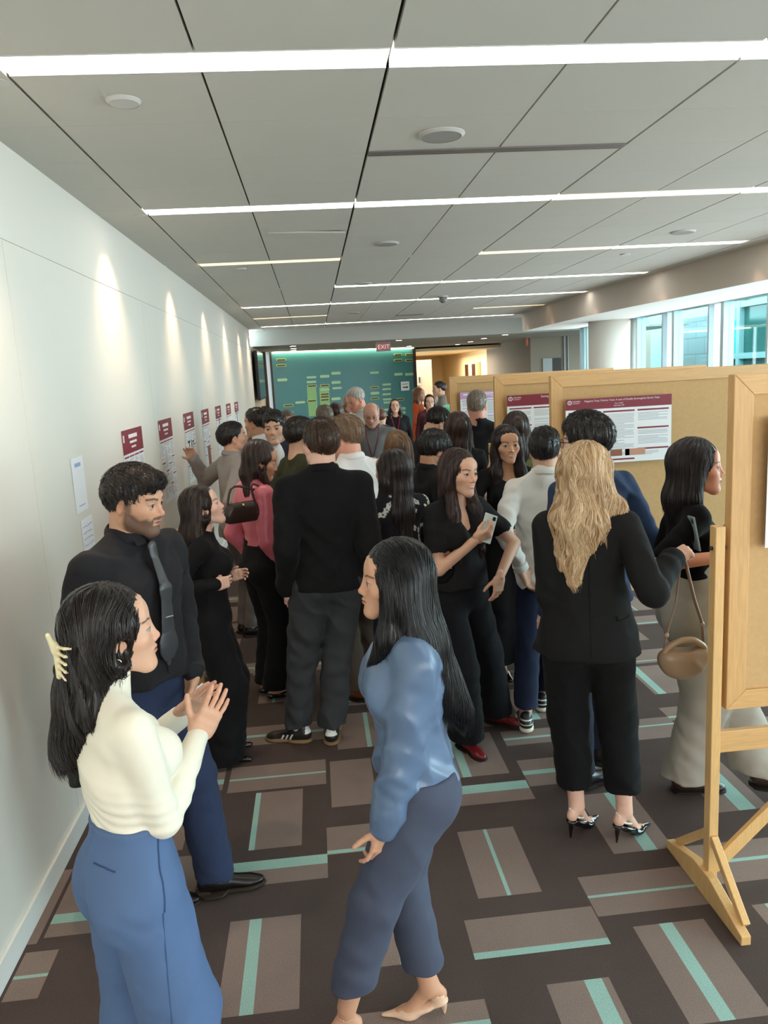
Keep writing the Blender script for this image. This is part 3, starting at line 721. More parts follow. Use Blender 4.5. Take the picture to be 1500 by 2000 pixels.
# ---------------------------------------------------------------- poster boards on easels
def wood_mat(name, col, sc_=(2, 30, 30)):
    m, nt, p = nmat(name); tc = nt.nodes.new('ShaderNodeTexCoord'); mp = nt.nodes.new('ShaderNodeMapping'); mp.inputs['Scale'].default_value = sc_
    n = nt.nodes.new('ShaderNodeTexNoise'); n.inputs['Scale'].default_value = 3; n.inputs['Detail'].default_value = 5; n.inputs['Distortion'].default_value = 1.2
    r = nt.nodes.new('ShaderNodeMix'); r.data_type = 'RGBA'; r.inputs['A'].default_value = (*[c * .72 for c in col], 1); r.inputs['B'].default_value = (*[min(1, c * 1.18) for c in col], 1)
    nt.links.new(tc.outputs['Object'], mp.inputs[0]); nt.links.new(mp.outputs[0], n.inputs['Vector']); nt.links.new(n.outputs['Fac'], r.inputs['Factor']); nt.links.new(r.outputs['Result'], p.inputs['Base Color'])
    p.inputs['Roughness'].default_value = .45; return m
WD = wood_mat('oak_rail', srgb(214, 168, 112), (2, 40, 40)); WV = wood_mat('oak_upright', srgb(212, 166, 110), (40, 40, 2)); WD2 = wood_mat('pine_leg', srgb(222, 178, 120), (40, 40, 3))
cork = simple('tan_board_face', srgb(198, 160, 112), .9, bump=.3, bscale=350, var=.10, vscale=60)
def board(x0, y, w, label, z0=.75, z1=1.965, rz=0):
    t = empty('poster_board', (x0, y, 0), rz, label, 'display board', 'tan poster boards in wooden frames')
    fw = .072; th = .022
    MB().box(fw * .8, w - fw * .8, -.008, .010, z0 + fw * .8, z1 - fw * .8).build('board_face', cork, t)
    def rail(nm, pts, mat): MB().add([(a, -th, b) for a, b in pts] + [(a, th, b) for a, b in pts], [(0, 1, 2, 3), (7, 6, 5, 4), (0, 4, 5, 1), (1, 5, 6, 2), (2, 6, 7, 3), (3, 7, 4, 0)]).build(nm, mat, t, bevel=.003)
    i0, i1, j0, j1 = fw, w - fw, z0 + fw, z1 - fw
    rail('frame_rail', [(0, z0), (w, z0), (i1, j0), (i0, j0)], WD); rail('frame_rail', [(0, z1), (i0, j1), (i1, j1), (w, z1)], WD)
    rail('frame_stile', [(0, z0), (i0, j0), (i0, j1), (0, z1)], WV); rail('frame_stile', [(w, z0), (w, z1), (i1, j1), (i1, j0)], WV)
    for xs, s in ((-.036, 1), (w + .036, -1)):
        MB().box(xs - .018, xs + .018, -.022, .022, .03, 1.44).build('upright', WD2, t, bevel=.003)
        mb = MB(); mb.prism([(-.29, 0), (-.29, .035), (-.06, .10), (.06, .10), (.29, .035), (.29, 0)], -.018, .018)
        Rf = np.stack([V3(0, 1, 0), V3(0, 0, 1), V3(1, 0, 0)], 1)
        mb.build('foot', WD2, t, bevel=.003, xf=Xf(Rf, (xs + s * -.020, 0, 0)))
        MB().beam((xs + s * .01, 0, .10), (xs + s * .50, 0, .575), .05, .022, up=(0, 1, 0)).build('brace', WD2, t, bevel=.003)
        mb = MB().beam((xs, -.25, .045), (xs, -.02, .24), .03, .028, up=(1, 0, 0)); mb.beam((xs, .25, .045), (xs, .02, .24), .03, .028, up=(1, 0, 0)); mb.build('foot_brace', WD2, t, bevel=.003)
        G = MB().cyl((0, 0), .007, -.030, .030, 12); G.build('bolt', M['dark_metal'], t, xf=Xf(np.stack([V3(0, 1, 0), V3(0, 0, 1), V3(1, 0, 0)], 1), (xs, 0, 1.36)))
    MB().box(-.02, w + .02, -.012, .012, .578, .662).build('crossbar', WD, t, bevel=.003)
    return t
board(1.425, 2.55, 1.74, 'nearest tan poster board on a wooden easel at the right edge')
board(1.43, 4.62, 1.74, 'tan poster board behind the woman in grey trousers, holding the two column poster')
board(1.42, 6.05, 1.74, 'tan poster board third from the camera, its right top corner showing')
board(1.40, 7.95, 1.74, 'farthest tan poster board holding the lilac poster')

mar = simple('maroon_print', srgb(128, 34, 52), .55); lil = simple('lilac_print', srgb(206, 158, 206), .55); ink = simple('grey_ink', srgb(176, 178, 186), .7); wht = simple('white_print', srgb(232, 226, 228), .6); dk = simple('dark_photo', srgb(34, 36, 34), .5)
eyem = simple('skin_photo', srgb(196, 140, 116), .5); brn = simple('brown_photo', srgb(140, 84, 56), .5)
def poster(o, ux_, w, h, label, head=mar, hh=.13, cols=3, title=(), sub=(), logo='', uni='', figs=(), seed=1, group=None, sections=None, tsize=None, lod=1, lsz=1):
    """o = top left corner in the world; ux_ = reading direction"""
    ux_ = unit(ux_); n = np.cross(ux_, V3(0, 0, 1)); R = np.stack([ux_, V3(0, 0, 1), n], 1)       # local x right, y up, z out of the sheet
    t = empty('poster', o, 0, label, 'poster', group); X = Xf(R, (0, 0, 0)); rng = random.Random(seed)
    MB().box(0, w, -h, 0, 0, .0015).build('sheet', M['paper'], t, xf=X)
    MB().box(0, w, -hh, 0, .0015, .0022).build('header', head, t, xf=X)
    bars, lines = [], MB(); g = .018; cw = (w - g * (cols + 1)) / cols
    secs = sections or [[0, .35, .68], [0, .5], [0, .4, .75], [0, .3, .6]]
    for c in range(cols):
        xa = g + c * (cw + g); top = -hh - .015; L = h - hh - .03; ss = secs[c % len(secs)] + [1.0]
        for a, b in zip(ss, ss[1:]):
            y = top - a * L; bars.append(MB().box(xa, xa + cw, y - .010, y, .0015, .0025))
            y -= .022; ye = top - b * L + .02; st = .0085 if lod else .014
            while y > ye:
                if rng.random() > .12: lines.box(xa + .004, xa + cw * rng.choice([1, 1, .98, .97, .7, .5]) - .004, y - st * .42, y, .0015, .0019)
                y -= st
    for b_ in bars: b_.build('section_heading', head, t, xf=X)
    lines.build('text_line', ink, t, xf=X)
    if not title:
        mb = MB(); mb.box(w * .30, w * .72, -hh * .38, -hh * .22, .0022, .0026).box(w * .34, w * .68, -hh * .60, -hh * .50, .0022, .0026).box(w * .40, w * .62, -hh * .80, -hh * .72, .0022, .0026).box(w * .04, w * .10, -hh * .5, -hh * .2, .0022, .0026).build('title', wht, t, xf=X)
    for k, s in enumerate(title):
        sz = tsize or hh * .26; text_obj('title', s, sz, X.mul(Xf(None, (w * .5 + (.02 if logo else 0), -hh * .32 - k * sz * 1.15, .0023))), wht, t, 'CENTER', .0003)
    for k, s in enumerate(sub): text_obj('authors', s, hh * .15, X.mul(Xf(None, (w * .5, -hh * .62 - k * hh * .2, .0023))), wht, t, 'CENTER', .0003)
    if logo:
        r = hh * .20; cx_, cy_ = .012 + r, -hh * .32; mb = MB(); nn = 28
        for i in range(nn):
            a, b = 2 * PI * i / nn, 2 * PI * (i + 1) / nn
            for r0, r1 in ((r * .72, r), (r * .60, r * .64)):
                mb.quad((cx_ + r0 * math.cos(a), cy_ + r0 * math.sin(a), .0025), (cx_ + r1 * math.cos(a), cy_ + r1 * math.sin(a), .0025), (cx_ + r1 * math.cos(b), cy_ + r1 * math.sin(b), .0025), (cx_ + r0 * math.cos(b), cy_ + r0 * math.sin(b), .0025))
        mb.box(cx_ - r * .10, cx_ + r * .10, cy_ - r * .42, cy_ + r * .25, .0023, .0026).cyl((cx_, cy_ + r * .36), r * .13, .0023, .0026, 10); mb.box(cx_ - r * .3, cx_ + r * .3, cy_ - r * .02, cy_ + r * .08, .0023, .0026)
        mb.build('emblem', wht, t, xf=X)
        for k, s in enumerate(logo): text_obj('name_lettering', s, lsz * hh * (.17 if k == 0 else .13), X.mul(Xf(None, (.012 + 2.25 * r, -hh * .29 - k * hh * .16 * lsz, .0023))), wht, t, 'LEFT', .0003)
        if uni: text_obj('college_lettering', uni, hh * .09, X.mul(Xf(None, (.03, -hh * .80, .0023))), wht, t, 'LEFT', .0003)
    for (x0, x1, y0, y1, mt, nm) in figs: MB().box(x0 * w, x1 * w, -y1 * h, -y0 * h, .0015, .003).build(nm, mt, t, xf=X)
    return t
UL = ('WESTERN', 'UNIVERSITY')
poster((1.535, 2.50, 1.815), (1, 0, 0), .90, .455, 'large printed poster on the nearest board, cut off by the right edge', hh=.098, cols=3, title=('Collaborative Care', ), sub=('Optometry',), logo=UL, seed=4, tsize=.020, lsz=1.7, sections=[[0, .42, .97], [0, .5], [0, .6]])
poster((1.51, 4.57, 1.818), (1, 0, 0), .665, .40, 'maroon headed poster with an eye photograph behind the man in the navy shirt', hh=.066, cols=3, title=('Negative Tests, Positive Tests: A case of Double Seronegative Serum Tests',), tsize=.0155, sub=('Class of 2027', 'Optometry, OD'), logo=UL,
       figs=((.42, .53, .80, .90, brn, 'photo'), (.56, .75, .80, .90, eyem, 'photo'), (.56, .60, .80, .90, dk, 'photo_edge')), seed=9, sections=[[0, .17, .34, .6], [0, .97], [0, .36, .78]])
poster((1.51, 6.0, 1.810), (1, 0, 0), .80, .50, 'maroon headed poster with a dark photograph on the third board', hh=.085, cols=4, title=('Seeing Green: Atypical Bumps',), tsize=.024, sub=('Class of 2026', 'Dr.'), logo=UL, figs=((.27, .47, .52, .80, dk, 'photo'), (.31, .36, .70, .76, ink, 'photo_spot'), (.40, .45, .70, .76, ink, 'photo_spot')), seed=12)
poster((1.50, 7.9, 1.80), (1, 0, 0), .80, .42, 'lilac headed poster on the farthest board behind the grey haired man', head=lil, hh=.07, cols=3, figs=((.50, .54, .66, .90, dk, 'graph'), (.56, .70, .66, .90, dk, 'graph')), seed=15, lod=0)
W0 = WX + .002
for i, (y0, y1, zt, lb, fg) in enumerate([(4.99, 5.57, 1.765, 'nearest maroon headed poster on the left wall, above the man in the black shirt', ()),
        (6.16, 6.73, 1.765, 'second maroon headed poster along the left wall, dense with text', ()), (7.35, 7.96, 1.765, 'third poster along the left wall with a dark branching figure', ((.30, .36, .42, .75, dk, 'figure'), (.52, .58, .40, .80, dk, 'figure'), (.20, .42, .40, .43, dk, 'figure'), (.66, .80, .42, .45, dk, 'figure'), (.66, .70, .42, .70, dk, 'figure'))),
        (8.53, 9.11, 1.75, 'fourth poster along the left wall with a brown photograph', ((.42, .78, .62, .95, brn, 'photo'),)), (9.73, 10.31, 1.745, 'fifth poster along the left wall with a dark narrow figure', ((.5, .6, .25, .5, dk, 'figure'),)),
        (10.95, 11.52, 1.735, 'sixth small poster far along the left wall', ()), (12.1, 12.68, 1.725, 'seventh and farthest poster on the left wall', ((.4, .5, .26, .5, dk, 'figure'),))]):
    poster((W0, y0, zt), (0, 1, 0), y1 - y0, .66 if i < 4 else .60, lb, hh=.155, cols=4, title=(), seed=20 + i, figs=fg, group=None, lod=0 if i else 1)
    t = None
# blank notice sheet hung below two pins
t = empty('notice_sheet', (W0, 3.93, 1.70), 0, 'narrow white notice sheet pinned to the left wall beside the man in black', 'notice')
MB().box(0, .0015, 0, .20, -.28, 0).build('sheet', M['paper'], t); MB().box(.0015, .002, .05, .15, -.05, -.03).box(.0015, .002, .05, .15, -.25, -.245).build('print', simple('blue_print', srgb(150, 168, 210), .6), t)
t = empty('handwritten_sheet', (W0, 3.97, 1.38), 0, 'second white sheet with faint blue handwriting below the notice sheet', 'notice')
MB().box(0, .0015, 0, .20, -.30, 0).build('sheet', M['paper'], t)
rng = random.Random(3); P = []
for k in range(7):
    z = -.04 - k * .033; P.append([[.003, .02 + j * .013, z + rng.uniform(-.006, .006)] for j in range(13)])
V, Q = tubes(np.array(P), np.full((7, 13), .0012)); new_obj('handwriting', V, Q, simple('blue_ink', srgb(140, 150, 200), .6), t)
# wooden side table along the left wall
t = empty('wood_side_table', (-1.0, 5.55, 0), 0, 'light oak side table against the left wall behind the woman in black', 'table')
MB().box(-.20, .16, -.70, .42, .90, .94).build('table_top', WD, t, bevel=.004)
for y in (-.66, .34): MB().box(-.19, .15, y, y + .05, 0, .90).build('side_panel', WV, t, bevel=.003)
MB().box(-.19, -.17, -.62, .36, .25, .90).build('back_panel', WV, t)
# ---------------------------------------------------------------- people
def head_fld(fem, f):
    """head frame: origin between the ears at eye height, +Y the face, unit = metres for a 0.235 m head"""
    G = Fld()
    G.ell((0, -.020, .035), (.074, .093, .083), k=.0)
    G.ell((0, .012, -.010), (.0655 if fem else .067, .076, .080 if fem else .085), k=.03)                    # mid face
    jw = .041 if fem else .053
    for s in (-1, 1):
        G.cap((s * jw, .000, -.056), (s * (.013 if fem else .018), .064, -.096), .019, .015 if fem else .017, k=.03)
        G.ell((s * .041, .052, -.020), (.024, .026, .022), k=.025)         # cheekbone
    G.ell((0, .060, -.055), (.034, .030, .040), k=.03)                    # muzzle
    G.ell((0, .074, -.097), (.019 if fem else .023, .018, .015), k=.02)   # chin
    G.ell((0, .062, .045), (.052, .026, .036), k=.03)                     # forehead
    if not fem: G.cap((-.036, .078, .021), (.036, .078, .021), .009, k=.02)
    for s in (-1, 1):
        G.ell((s * .033, .100, .002), (.021, .020, .0145), k=.016, op='s')    # eye socket
        G.ell((s * .032, .0705, .003), (.0145, .0145, .0145), k=.004)       # eyeball
        G.ell((s * .032, .0715, .0085), (.0165, .0150, .0085), k=.004)      # upper lid
        G.ell((s * .032, .0715, -.0065), (.0150, .0140, .0060), k=.005)     # lower lid
    nl = .0 if fem else .003
    G.cap((0, .082, .012), (0, .098 + nl, -.024), .0068, .0086, k=.014)       # nose
    G.ell((0, .100 + nl, -.028), (.0088, .0092, .0085), k=.008)
    for s in (-1, 1):
        G.ell((s * .0115, .092, -.033), (.0068, .0085, .0065), k=.007)
        G.ell((s * .0062, .098, -.0395), (.003, .005, .003), k=.003, op='s')
    G.cap((-.017, .085, -.0545), (.017, .085, -.0545), .0050, k=.008)       # lips
    G.ell((0, .0925, -.0530), (.0145, .0072, .0046), k=.005)
    G.ell((0, .0915, -.0632), (.0140, .0074, .0056), k=.005)
    G.cap((-.022, .0935, -.0582), (.022, .0935, -.0582), .0020, k=.004, op='s')
    for s in (-1, 1):                                                     # ears
        E_ = rot((0, 0, 1), s * -.35) @ rot((1, 0, 0), -.2)
        G.ell((s * .077, -.012, -.008), (.0075, .0175, .0300), R=E_, k=.008)
        G.ell((s * .085, -.006, -.006), (.0060, .0100, .0190), R=E_, k=.005, op='s')
    return G

SKIN = {'fair': (228, 184, 164), 'light': (214, 168, 142), 'tan': (192, 142, 112), 'brown': (166, 116, 88), 'olive': (204, 156, 128)}
def head_colors(V, sp):
    sk = np.array(srgb(SKIN.get(sp['skin'], sp['skin']))); x, y, z = V[:, 0], V[:, 1], V[:, 2]; ax = np.abs(x)
    C = np.tile(sk, (len(V), 1))
    def blend(m, c, a=1.0):
        m = np.clip(m, 0, 1)[:, None] * a
        C[:] = C * (1 - m) + np.array(c) * m
    n = np.sin(x * 90 + 3 * np.sin(z * 70)) * np.sin(z * 83 + 2 * np.sin(y * 61))
    blend(.25 + .2 * n, sk * np.array([.93, .86, .84]), .35)
    blend(1.3 - np.hypot((ax - .042) / .022, (z + .026) / .018), sk * np.array([1.02, .72, .68]), .35)   # cheeks
    blend((y > .088) * (z < -.01) * (z > -.04), sk * np.array([1., .78, .72]), .3)
    blend((ax > .072) * 1.0, sk * np.array([1., .75, .7]), .4)
    fr = y > .045
    hair = np.array(srgb(sp['brow']))
    if sp.get('beard'):
        e_ = -.040 + .55 * np.clip(.052 - y, 0, .05) + .003 * np.sin(ax * 300)
        h = np.clip((e_ - z) / .014, 0, 1) * np.clip((y + .012) / .016, 0, 1) * np.clip((z + .125) / .015, 0, 1)
        h = np.maximum(h, np.clip((.026 - z) / .01, 0, 1) * (z > -.06) * np.clip((ax - .056) / .008, 0, 1) * np.clip((y + .004) / .008, 0, 1) * np.clip((.030 - y) / .012, 0, 1) * .85)
        h = np.where((ax < .026) & (z > -.070) & (z < -.050) & (y > .06), 0, h)
        h = np.maximum(h, (ax < .028) * (z > -.050) * (z < -.040) * (y > .07) * 1.)
        blend(h * .88, hair * 1.3 + .008, sp['beard'])
    u = (ax - .0325) / .0165; w = (z - .0022) / (.0062 * np.sqrt(np.clip(1 - u * u, .02, 1)))
    g = sp.get('gaze', 0.0)
    if sp.get('closed'):
        blend(fr * np.clip(2 - 2.2 * np.abs((z + .003 - .003 * u * u) / .0016), 0, 1) * (np.abs(u) < 1.1), (.02, .012, .01), .8)
    else:
        eye = fr * (np.abs(u) < 1) * (np.abs(w) < 1)
        blend(eye * 1.0, (.40, .36, .33)); 
        ir = np.hypot(np.where(x > 0, x - .0325 - g, x + .0325 - g), z - .0028)
        blend(eye * np.clip((.0072 - ir) / .001, 0, 1), srgb(52, 34, 26)); blend(eye * np.clip((.0028 - ir) / .0008, 0, 1), (.004, .003, .003))
        blend(fr * (np.abs(u) < 1.12) * np.clip(1.6 - np.abs(w - 1.12) / .22, 0, 1) * (z > .001), (.02, .014, .012), .9 if sp['sex'] == 'f' else .6)
        blend(fr * (np.abs(u) < 1.0) * np.clip(1.2 - np.abs(w + 1.1) / .2, 0, 1) * (z < .003), (.12, .06, .05), .4)
    ub = (ax - .034) / .021
    bz = .0225 + .0035 * (1 - ub * ub) + .0025 * (ub > -.2)
    blend(fr * (np.abs(ub) < 1) * np.clip(1.5 - np.abs(z - bz) / (.0026 if sp['sex'] == 'f' else .0036), 0, 1), hair, .85)
    sm = sp.get('smile', 0)
    um = x / .0235; zc = -.0585 + .006 * sm * um * um
    up = np.clip((.0065 * (1 - um ** 2) + .0008 - (z - zc)) / .0012, 0, 1) * (z >= zc); lo_ = np.clip(((z - zc) + .0088 * (1 - um ** 2)) / .0012, 0, 1) * (z < zc)
    lip = np.array(srgb(sp.get('lip', (176, 96, 92) if sp['sex'] == 'f' else (166, 108, 96))))
    blend(fr * (np.abs(um) < 1) * (y > .06) * (up + lo_), lip, .8)
    if sm > .5:
        blend(fr * (np.abs(um) < .78) * (y > .06) * (np.abs(z - zc + .0006) < .0034 * (1 - um * um) + .0004), (.75, .72, .68))
    else:
        blend(fr * (np.abs(um) < 1) * (y > .06) * np.clip(1.4 - np.abs(z - zc) / .0011, 0, 1), lip * .25, .8)
    return C

# hand frame: wrist at origin, +Y to the fingers, +Z back of the hand, thumb on -X for a right hand
HP = {'relax': ((12, 22, 14), (16, 26, 16), (20, 30, 18), (24, 32, 20), (.9, .35)), 'flat': ((4, 6, 4), (3, 6, 4), (4, 6, 4), (6, 8, 6), (.9, .1)),
      'grip': ((62, 78, 48), (66, 80, 50), (70, 82, 50), (72, 84, 50), (.25, .9)), 'hold': ((40, 38, 22), (45, 42, 26), (52, 46, 28), (58, 48, 30), (.45, .75)),
      'open': ((-4, 12, 8), (2, 14, 8), (8, 16, 8), (12, 20, 10), (1.1, 0)), 'curl': ((28, 42, 24), (34, 48, 28), (40, 52, 30), (44, 54, 30), (.7, .5))}
def hand_fld(G, side, pose, spread=.06, k0=1.0):
    sx = -1 if side == 'R' else 1                       # thumb side
    P = HP[pose] if isinstance(pose, str) else pose
    G.box((0, .046, 0), (.037, .045, .0125), rd=.0115, k=.012)
    G.cap((0, -.022, 0), (0, .02, 0), .0245, .027, k=.02, n=(0, 0, 1), f=.72)
    G.ell((sx * .026, .030, -.006), (.018, .030, .014), k=.014)          # thumb base
    G.ell((-sx * .028, .030, -.006), (.014, .034, .012), k=.014)
    xs = [sx * .0285, sx * .0095, -sx * .0095, -sx * .0275]; ln = [.072, .080, .074, .058]; rr = [.0088, .0090, .0086, .0076]
    yb = [.086, .090, .087, .079]
    for i in range(4):
        a = math.radians(P[i][0]); sp = (1.5 - i) * spread * sx
        p = np.array([xs[i], yb[i], 0.]); q0 = p - [0, .03, 0]
        G.cap(q0, p, rr[i], rr[i] * 1.02, k=.006)
        for j, frac in enumerate((.46, .29, .25)):
            d = np.array([math.sin(sp) * math.cos(a), math.cos(a) * math.cos(sp), -math.sin(a)])
            q = p + d * ln[i] * frac
            G.cap(p, q, rr[i] * (1.0, .93, .86)[j], rr[i] * (.93, .86, .74)[j], k=.0022)
            p = q
            if j < 2: a += math.radians(P[i][j + 1])
    o, c = P[4]
    d = unit((sx * .75 * o, .72, -.30 - .5 * c)); p = np.array([sx * .024, .020, -.006])
    q = p + d * .042; G.cap(p, q, .0125, .0112, k=.010)
    d2 = unit(d + np.array([-sx * .55 * c, .25, -.2 * c])); r = q + d2 * .033; G.cap(q, r, .0108, .0098, k=.003)
    d3 = unit(d2 + np.array([-sx * .35 * c, .15, 0])); G.cap(r, r + d3 * .022, .0096, .0078, k=.003)

def ik(a, b, l1, l2, pole):
    a, b = np.asarray(a, float), np.asarray(b, float); d = b - a; L = np.linalg.norm(d)
    if L > (l1 + l2) * .999: b = a + d / L * (l1 + l2) * .999; d = b - a; L = np.linalg.norm(d)
    x = (l1 * l1 - l2 * l2 + L * L) / (2 * L); h = math.sqrt(max(0, l1 * l1 - x * x))
    u = d / L; p = np.asarray(pole, float); p = unit(p - (p @ u) * u)
    return a + u * x + p * h, b

def skeleton(sp):
    S = sp['S']; fem = sp['sex'] == 'f'; J = {}
    wd = sp.get('wide', 1.0)
    J['S'] = S; J['fem'] = fem
    pz = .53 * S + sp.get('dz', 0) + sp.get('heel', 0)
    J['pel'] = V3(sp.get('hipx', 0), sp.get('hipy', 0), pz)
    R = rot((0, 0, 1), sp.get('twist', 0)) @ rot((1, 0, 0), -sp.get('lean', 0)) @ rot((0, 1, 0), sp.get('side', 0))
    J['R'] = R; J['U'] = lambda v: J['pel'] + R @ (np.asarray(v, float) * S)   # upper-body point, from pelvis in units of S
    shw = (.090 if fem else .102) * wd
    J['shw'] = shw
    sh = sp.get('shrug', 0)
    for s, n in ((1, 'R'), (-1, 'L')):
        J['sh' + n] = J['U']((s * shw, -.006, .262 + sh))
        J['hip' + n] = J['pel'] + V3(s * .052 * S, 0, -.01 * S)
    J['nb'] = J['U']((0, -.008, .300)); 
    hs = S * .142 / .235 * sp.get('hk', 1.0) * (.985 if not fem else 1.0)
    hr = R if sp.get('headfollow', True) else np.eye(3)
    Rh = hr @ rot((0, 0, 1), sp.get('hyaw', 0)) @ rot((1, 0, 0), sp.get('hpitch', 0)) @ rot((0, 1, 0), sp.get('hroll', 0))
    nt = J['U']((0, .004, .345))                      # neck top
    J['nt'] = nt
    J['H'] = Xf(Rh, nt + Rh @ (V3(0, .018, .062) * hs), hs)
    la, lf = .172 * S, .150 * S
    for s, n in ((1, 'R'), (-1, 'L')):
        arm = sp.get('arm' + n, {})
        sho = J['sh' + n]
        if 'w' in arm: w = np.array(arm['w'], float)
        else: w = sho + V3(s * .045 * S, .02 * S, -.31 * S)
        pole = arm.get('pole', (s * .4, -1, -.3))
        e, w = ik(sho, w, la, lf, pole)
        J['el' + n], J['wr' + n] = e, w
        d = arm.get('dir', None); d = unit(w - e) if d is None else unit(d)
        bk = arm.get('back', (s * .9, .25, .1))
        J['hd' + n] = Xf(frame(d, bk), w, S * .105 / .185 * (.95 if fem else 1.03) * .98)
        J['hpose' + n] = arm.get('pose', 'relax'); J['hspread' + n] = arm.get('spread', .06)
        ft = sp.get('foot' + n, (s * .065, 0.0, s * .18))
        fx, fy, fa = ft[:3]; lift = ft[3] if len(ft) > 3 else 0
        hh = sp.get('heel', 0)
        J['ft' + n] = (fx, fy, fa)
        ank = V3(fx, fy, .045 * S + hh + lift)
        kn, ank = ik(J['hip' + n], ank, .246 * S, .236 * S, sp.get('kpole' + n, (s * .15, 1, 0)))
        J['kn' + n], J['an' + n] = kn, ank
    return J

def torso(G, J, i=0.0, arms=False, bulk=0.0, waist=1.0, hipk=1.0, bust=1.0):
    """i: extra thickness in metres"""
    S, U, R, fem = J['S'], J['U'], J['R'], J['fem']
    wd = J['shw'] / (.090 if fem else .102); Y = R @ V3(0, 1, 0)
    b = bulk; sw = J['shw']
    G.ell(U((0, -.006, .0)), np.array([(.092 if fem else .088) * hipk, .060, .070]) * S + i, R=R, k=.03)
    G.cap(U((0, .004, .03)), U((0, .002, .13)), ((.073 if fem else .080) * waist + b) * S + i, ((.071 if fem else .083) * waist + b) * S + i, k=.05, n=Y, f=.72 + b)
    G.ell(U((0, .000, .185)), np.array([(.077 if fem else .091) * wd + b * .5, (.054 if fem else .062) + b * .6, .085]) * S + i, R=R, k=.04)
    G.cap(U((-sw * .62, -.006, .243)), U((sw * .62, -.006, .243)), (.031 if fem else .037) * S + i, k=.045, n=Y, f=1.12)
    for s in (-1, 1):
        G.cap(U((s * .014, -.012, .298)), U((s * sw * .84, -.008, .268)), (.020 if fem else .024) * S + i, (.019 if fem else .023) * S + i, k=.045)
        if fem: G.ell(U((s * .038, .046 * bust ** .5, .188)), np.array([.037, .034, .039]) * S * bust + i, R=R, k=.035)
        else: G.ell(U((s * .043, .036, .205)), np.array([.043, .024, .036]) * S + i, R=R, k=.04)
        G.ell(U((s * .043, -.036, -.030)), np.array([.043, .038, .046]) * S * (hipk if fem else 1) + i, R=R, k=.03)

def arm_prims(G, J, n, r0, r1, r2, frac=1.0, upper_only=False, k=.035, wr=0.0, ph=0., endr=None, sn=None):
    sh, el, wr_ = J['sh' + n], J['el' + n], J['wr' + n]
    L = 1.0
    if frac <= .5:
        e = sh + (el - sh) * frac * 2
        G.cap(sh, e, r0, r0 + (r1 - r0) * frac * 2 if endr is None else endr, k=k, wr=(wr, 3.0, ph) if wr else None)
        return e, unit(el - sh)
    G.cap(sh, el, r0, r1, k=k * .7, wr=(wr, 3.0, ph, 1.0, 1.6) if wr else None)
    f = (frac - .5) * 2
    e = el + (wr_ - el) * f
    G.cap(el, e, r1, r1 + (r2 - r1) * f, k=.009, wr=(wr * .7, 3.3, ph + 1) if wr else None)
    return e, unit(wr_ - el)

def neck(G, J, i=0):
    S = J['S']; r = (.0285 if J['fem'] else .036) * S
    G.cap(J['nb'] - J['R'] @ V3(0, 0, .03 * S), J['nt'] + J['R'] @ V3(0, .0, .045 * S), r * 1.12 + i, r + i, k=.035)

def dens(sp, f=1.0): return sp['px'] * f

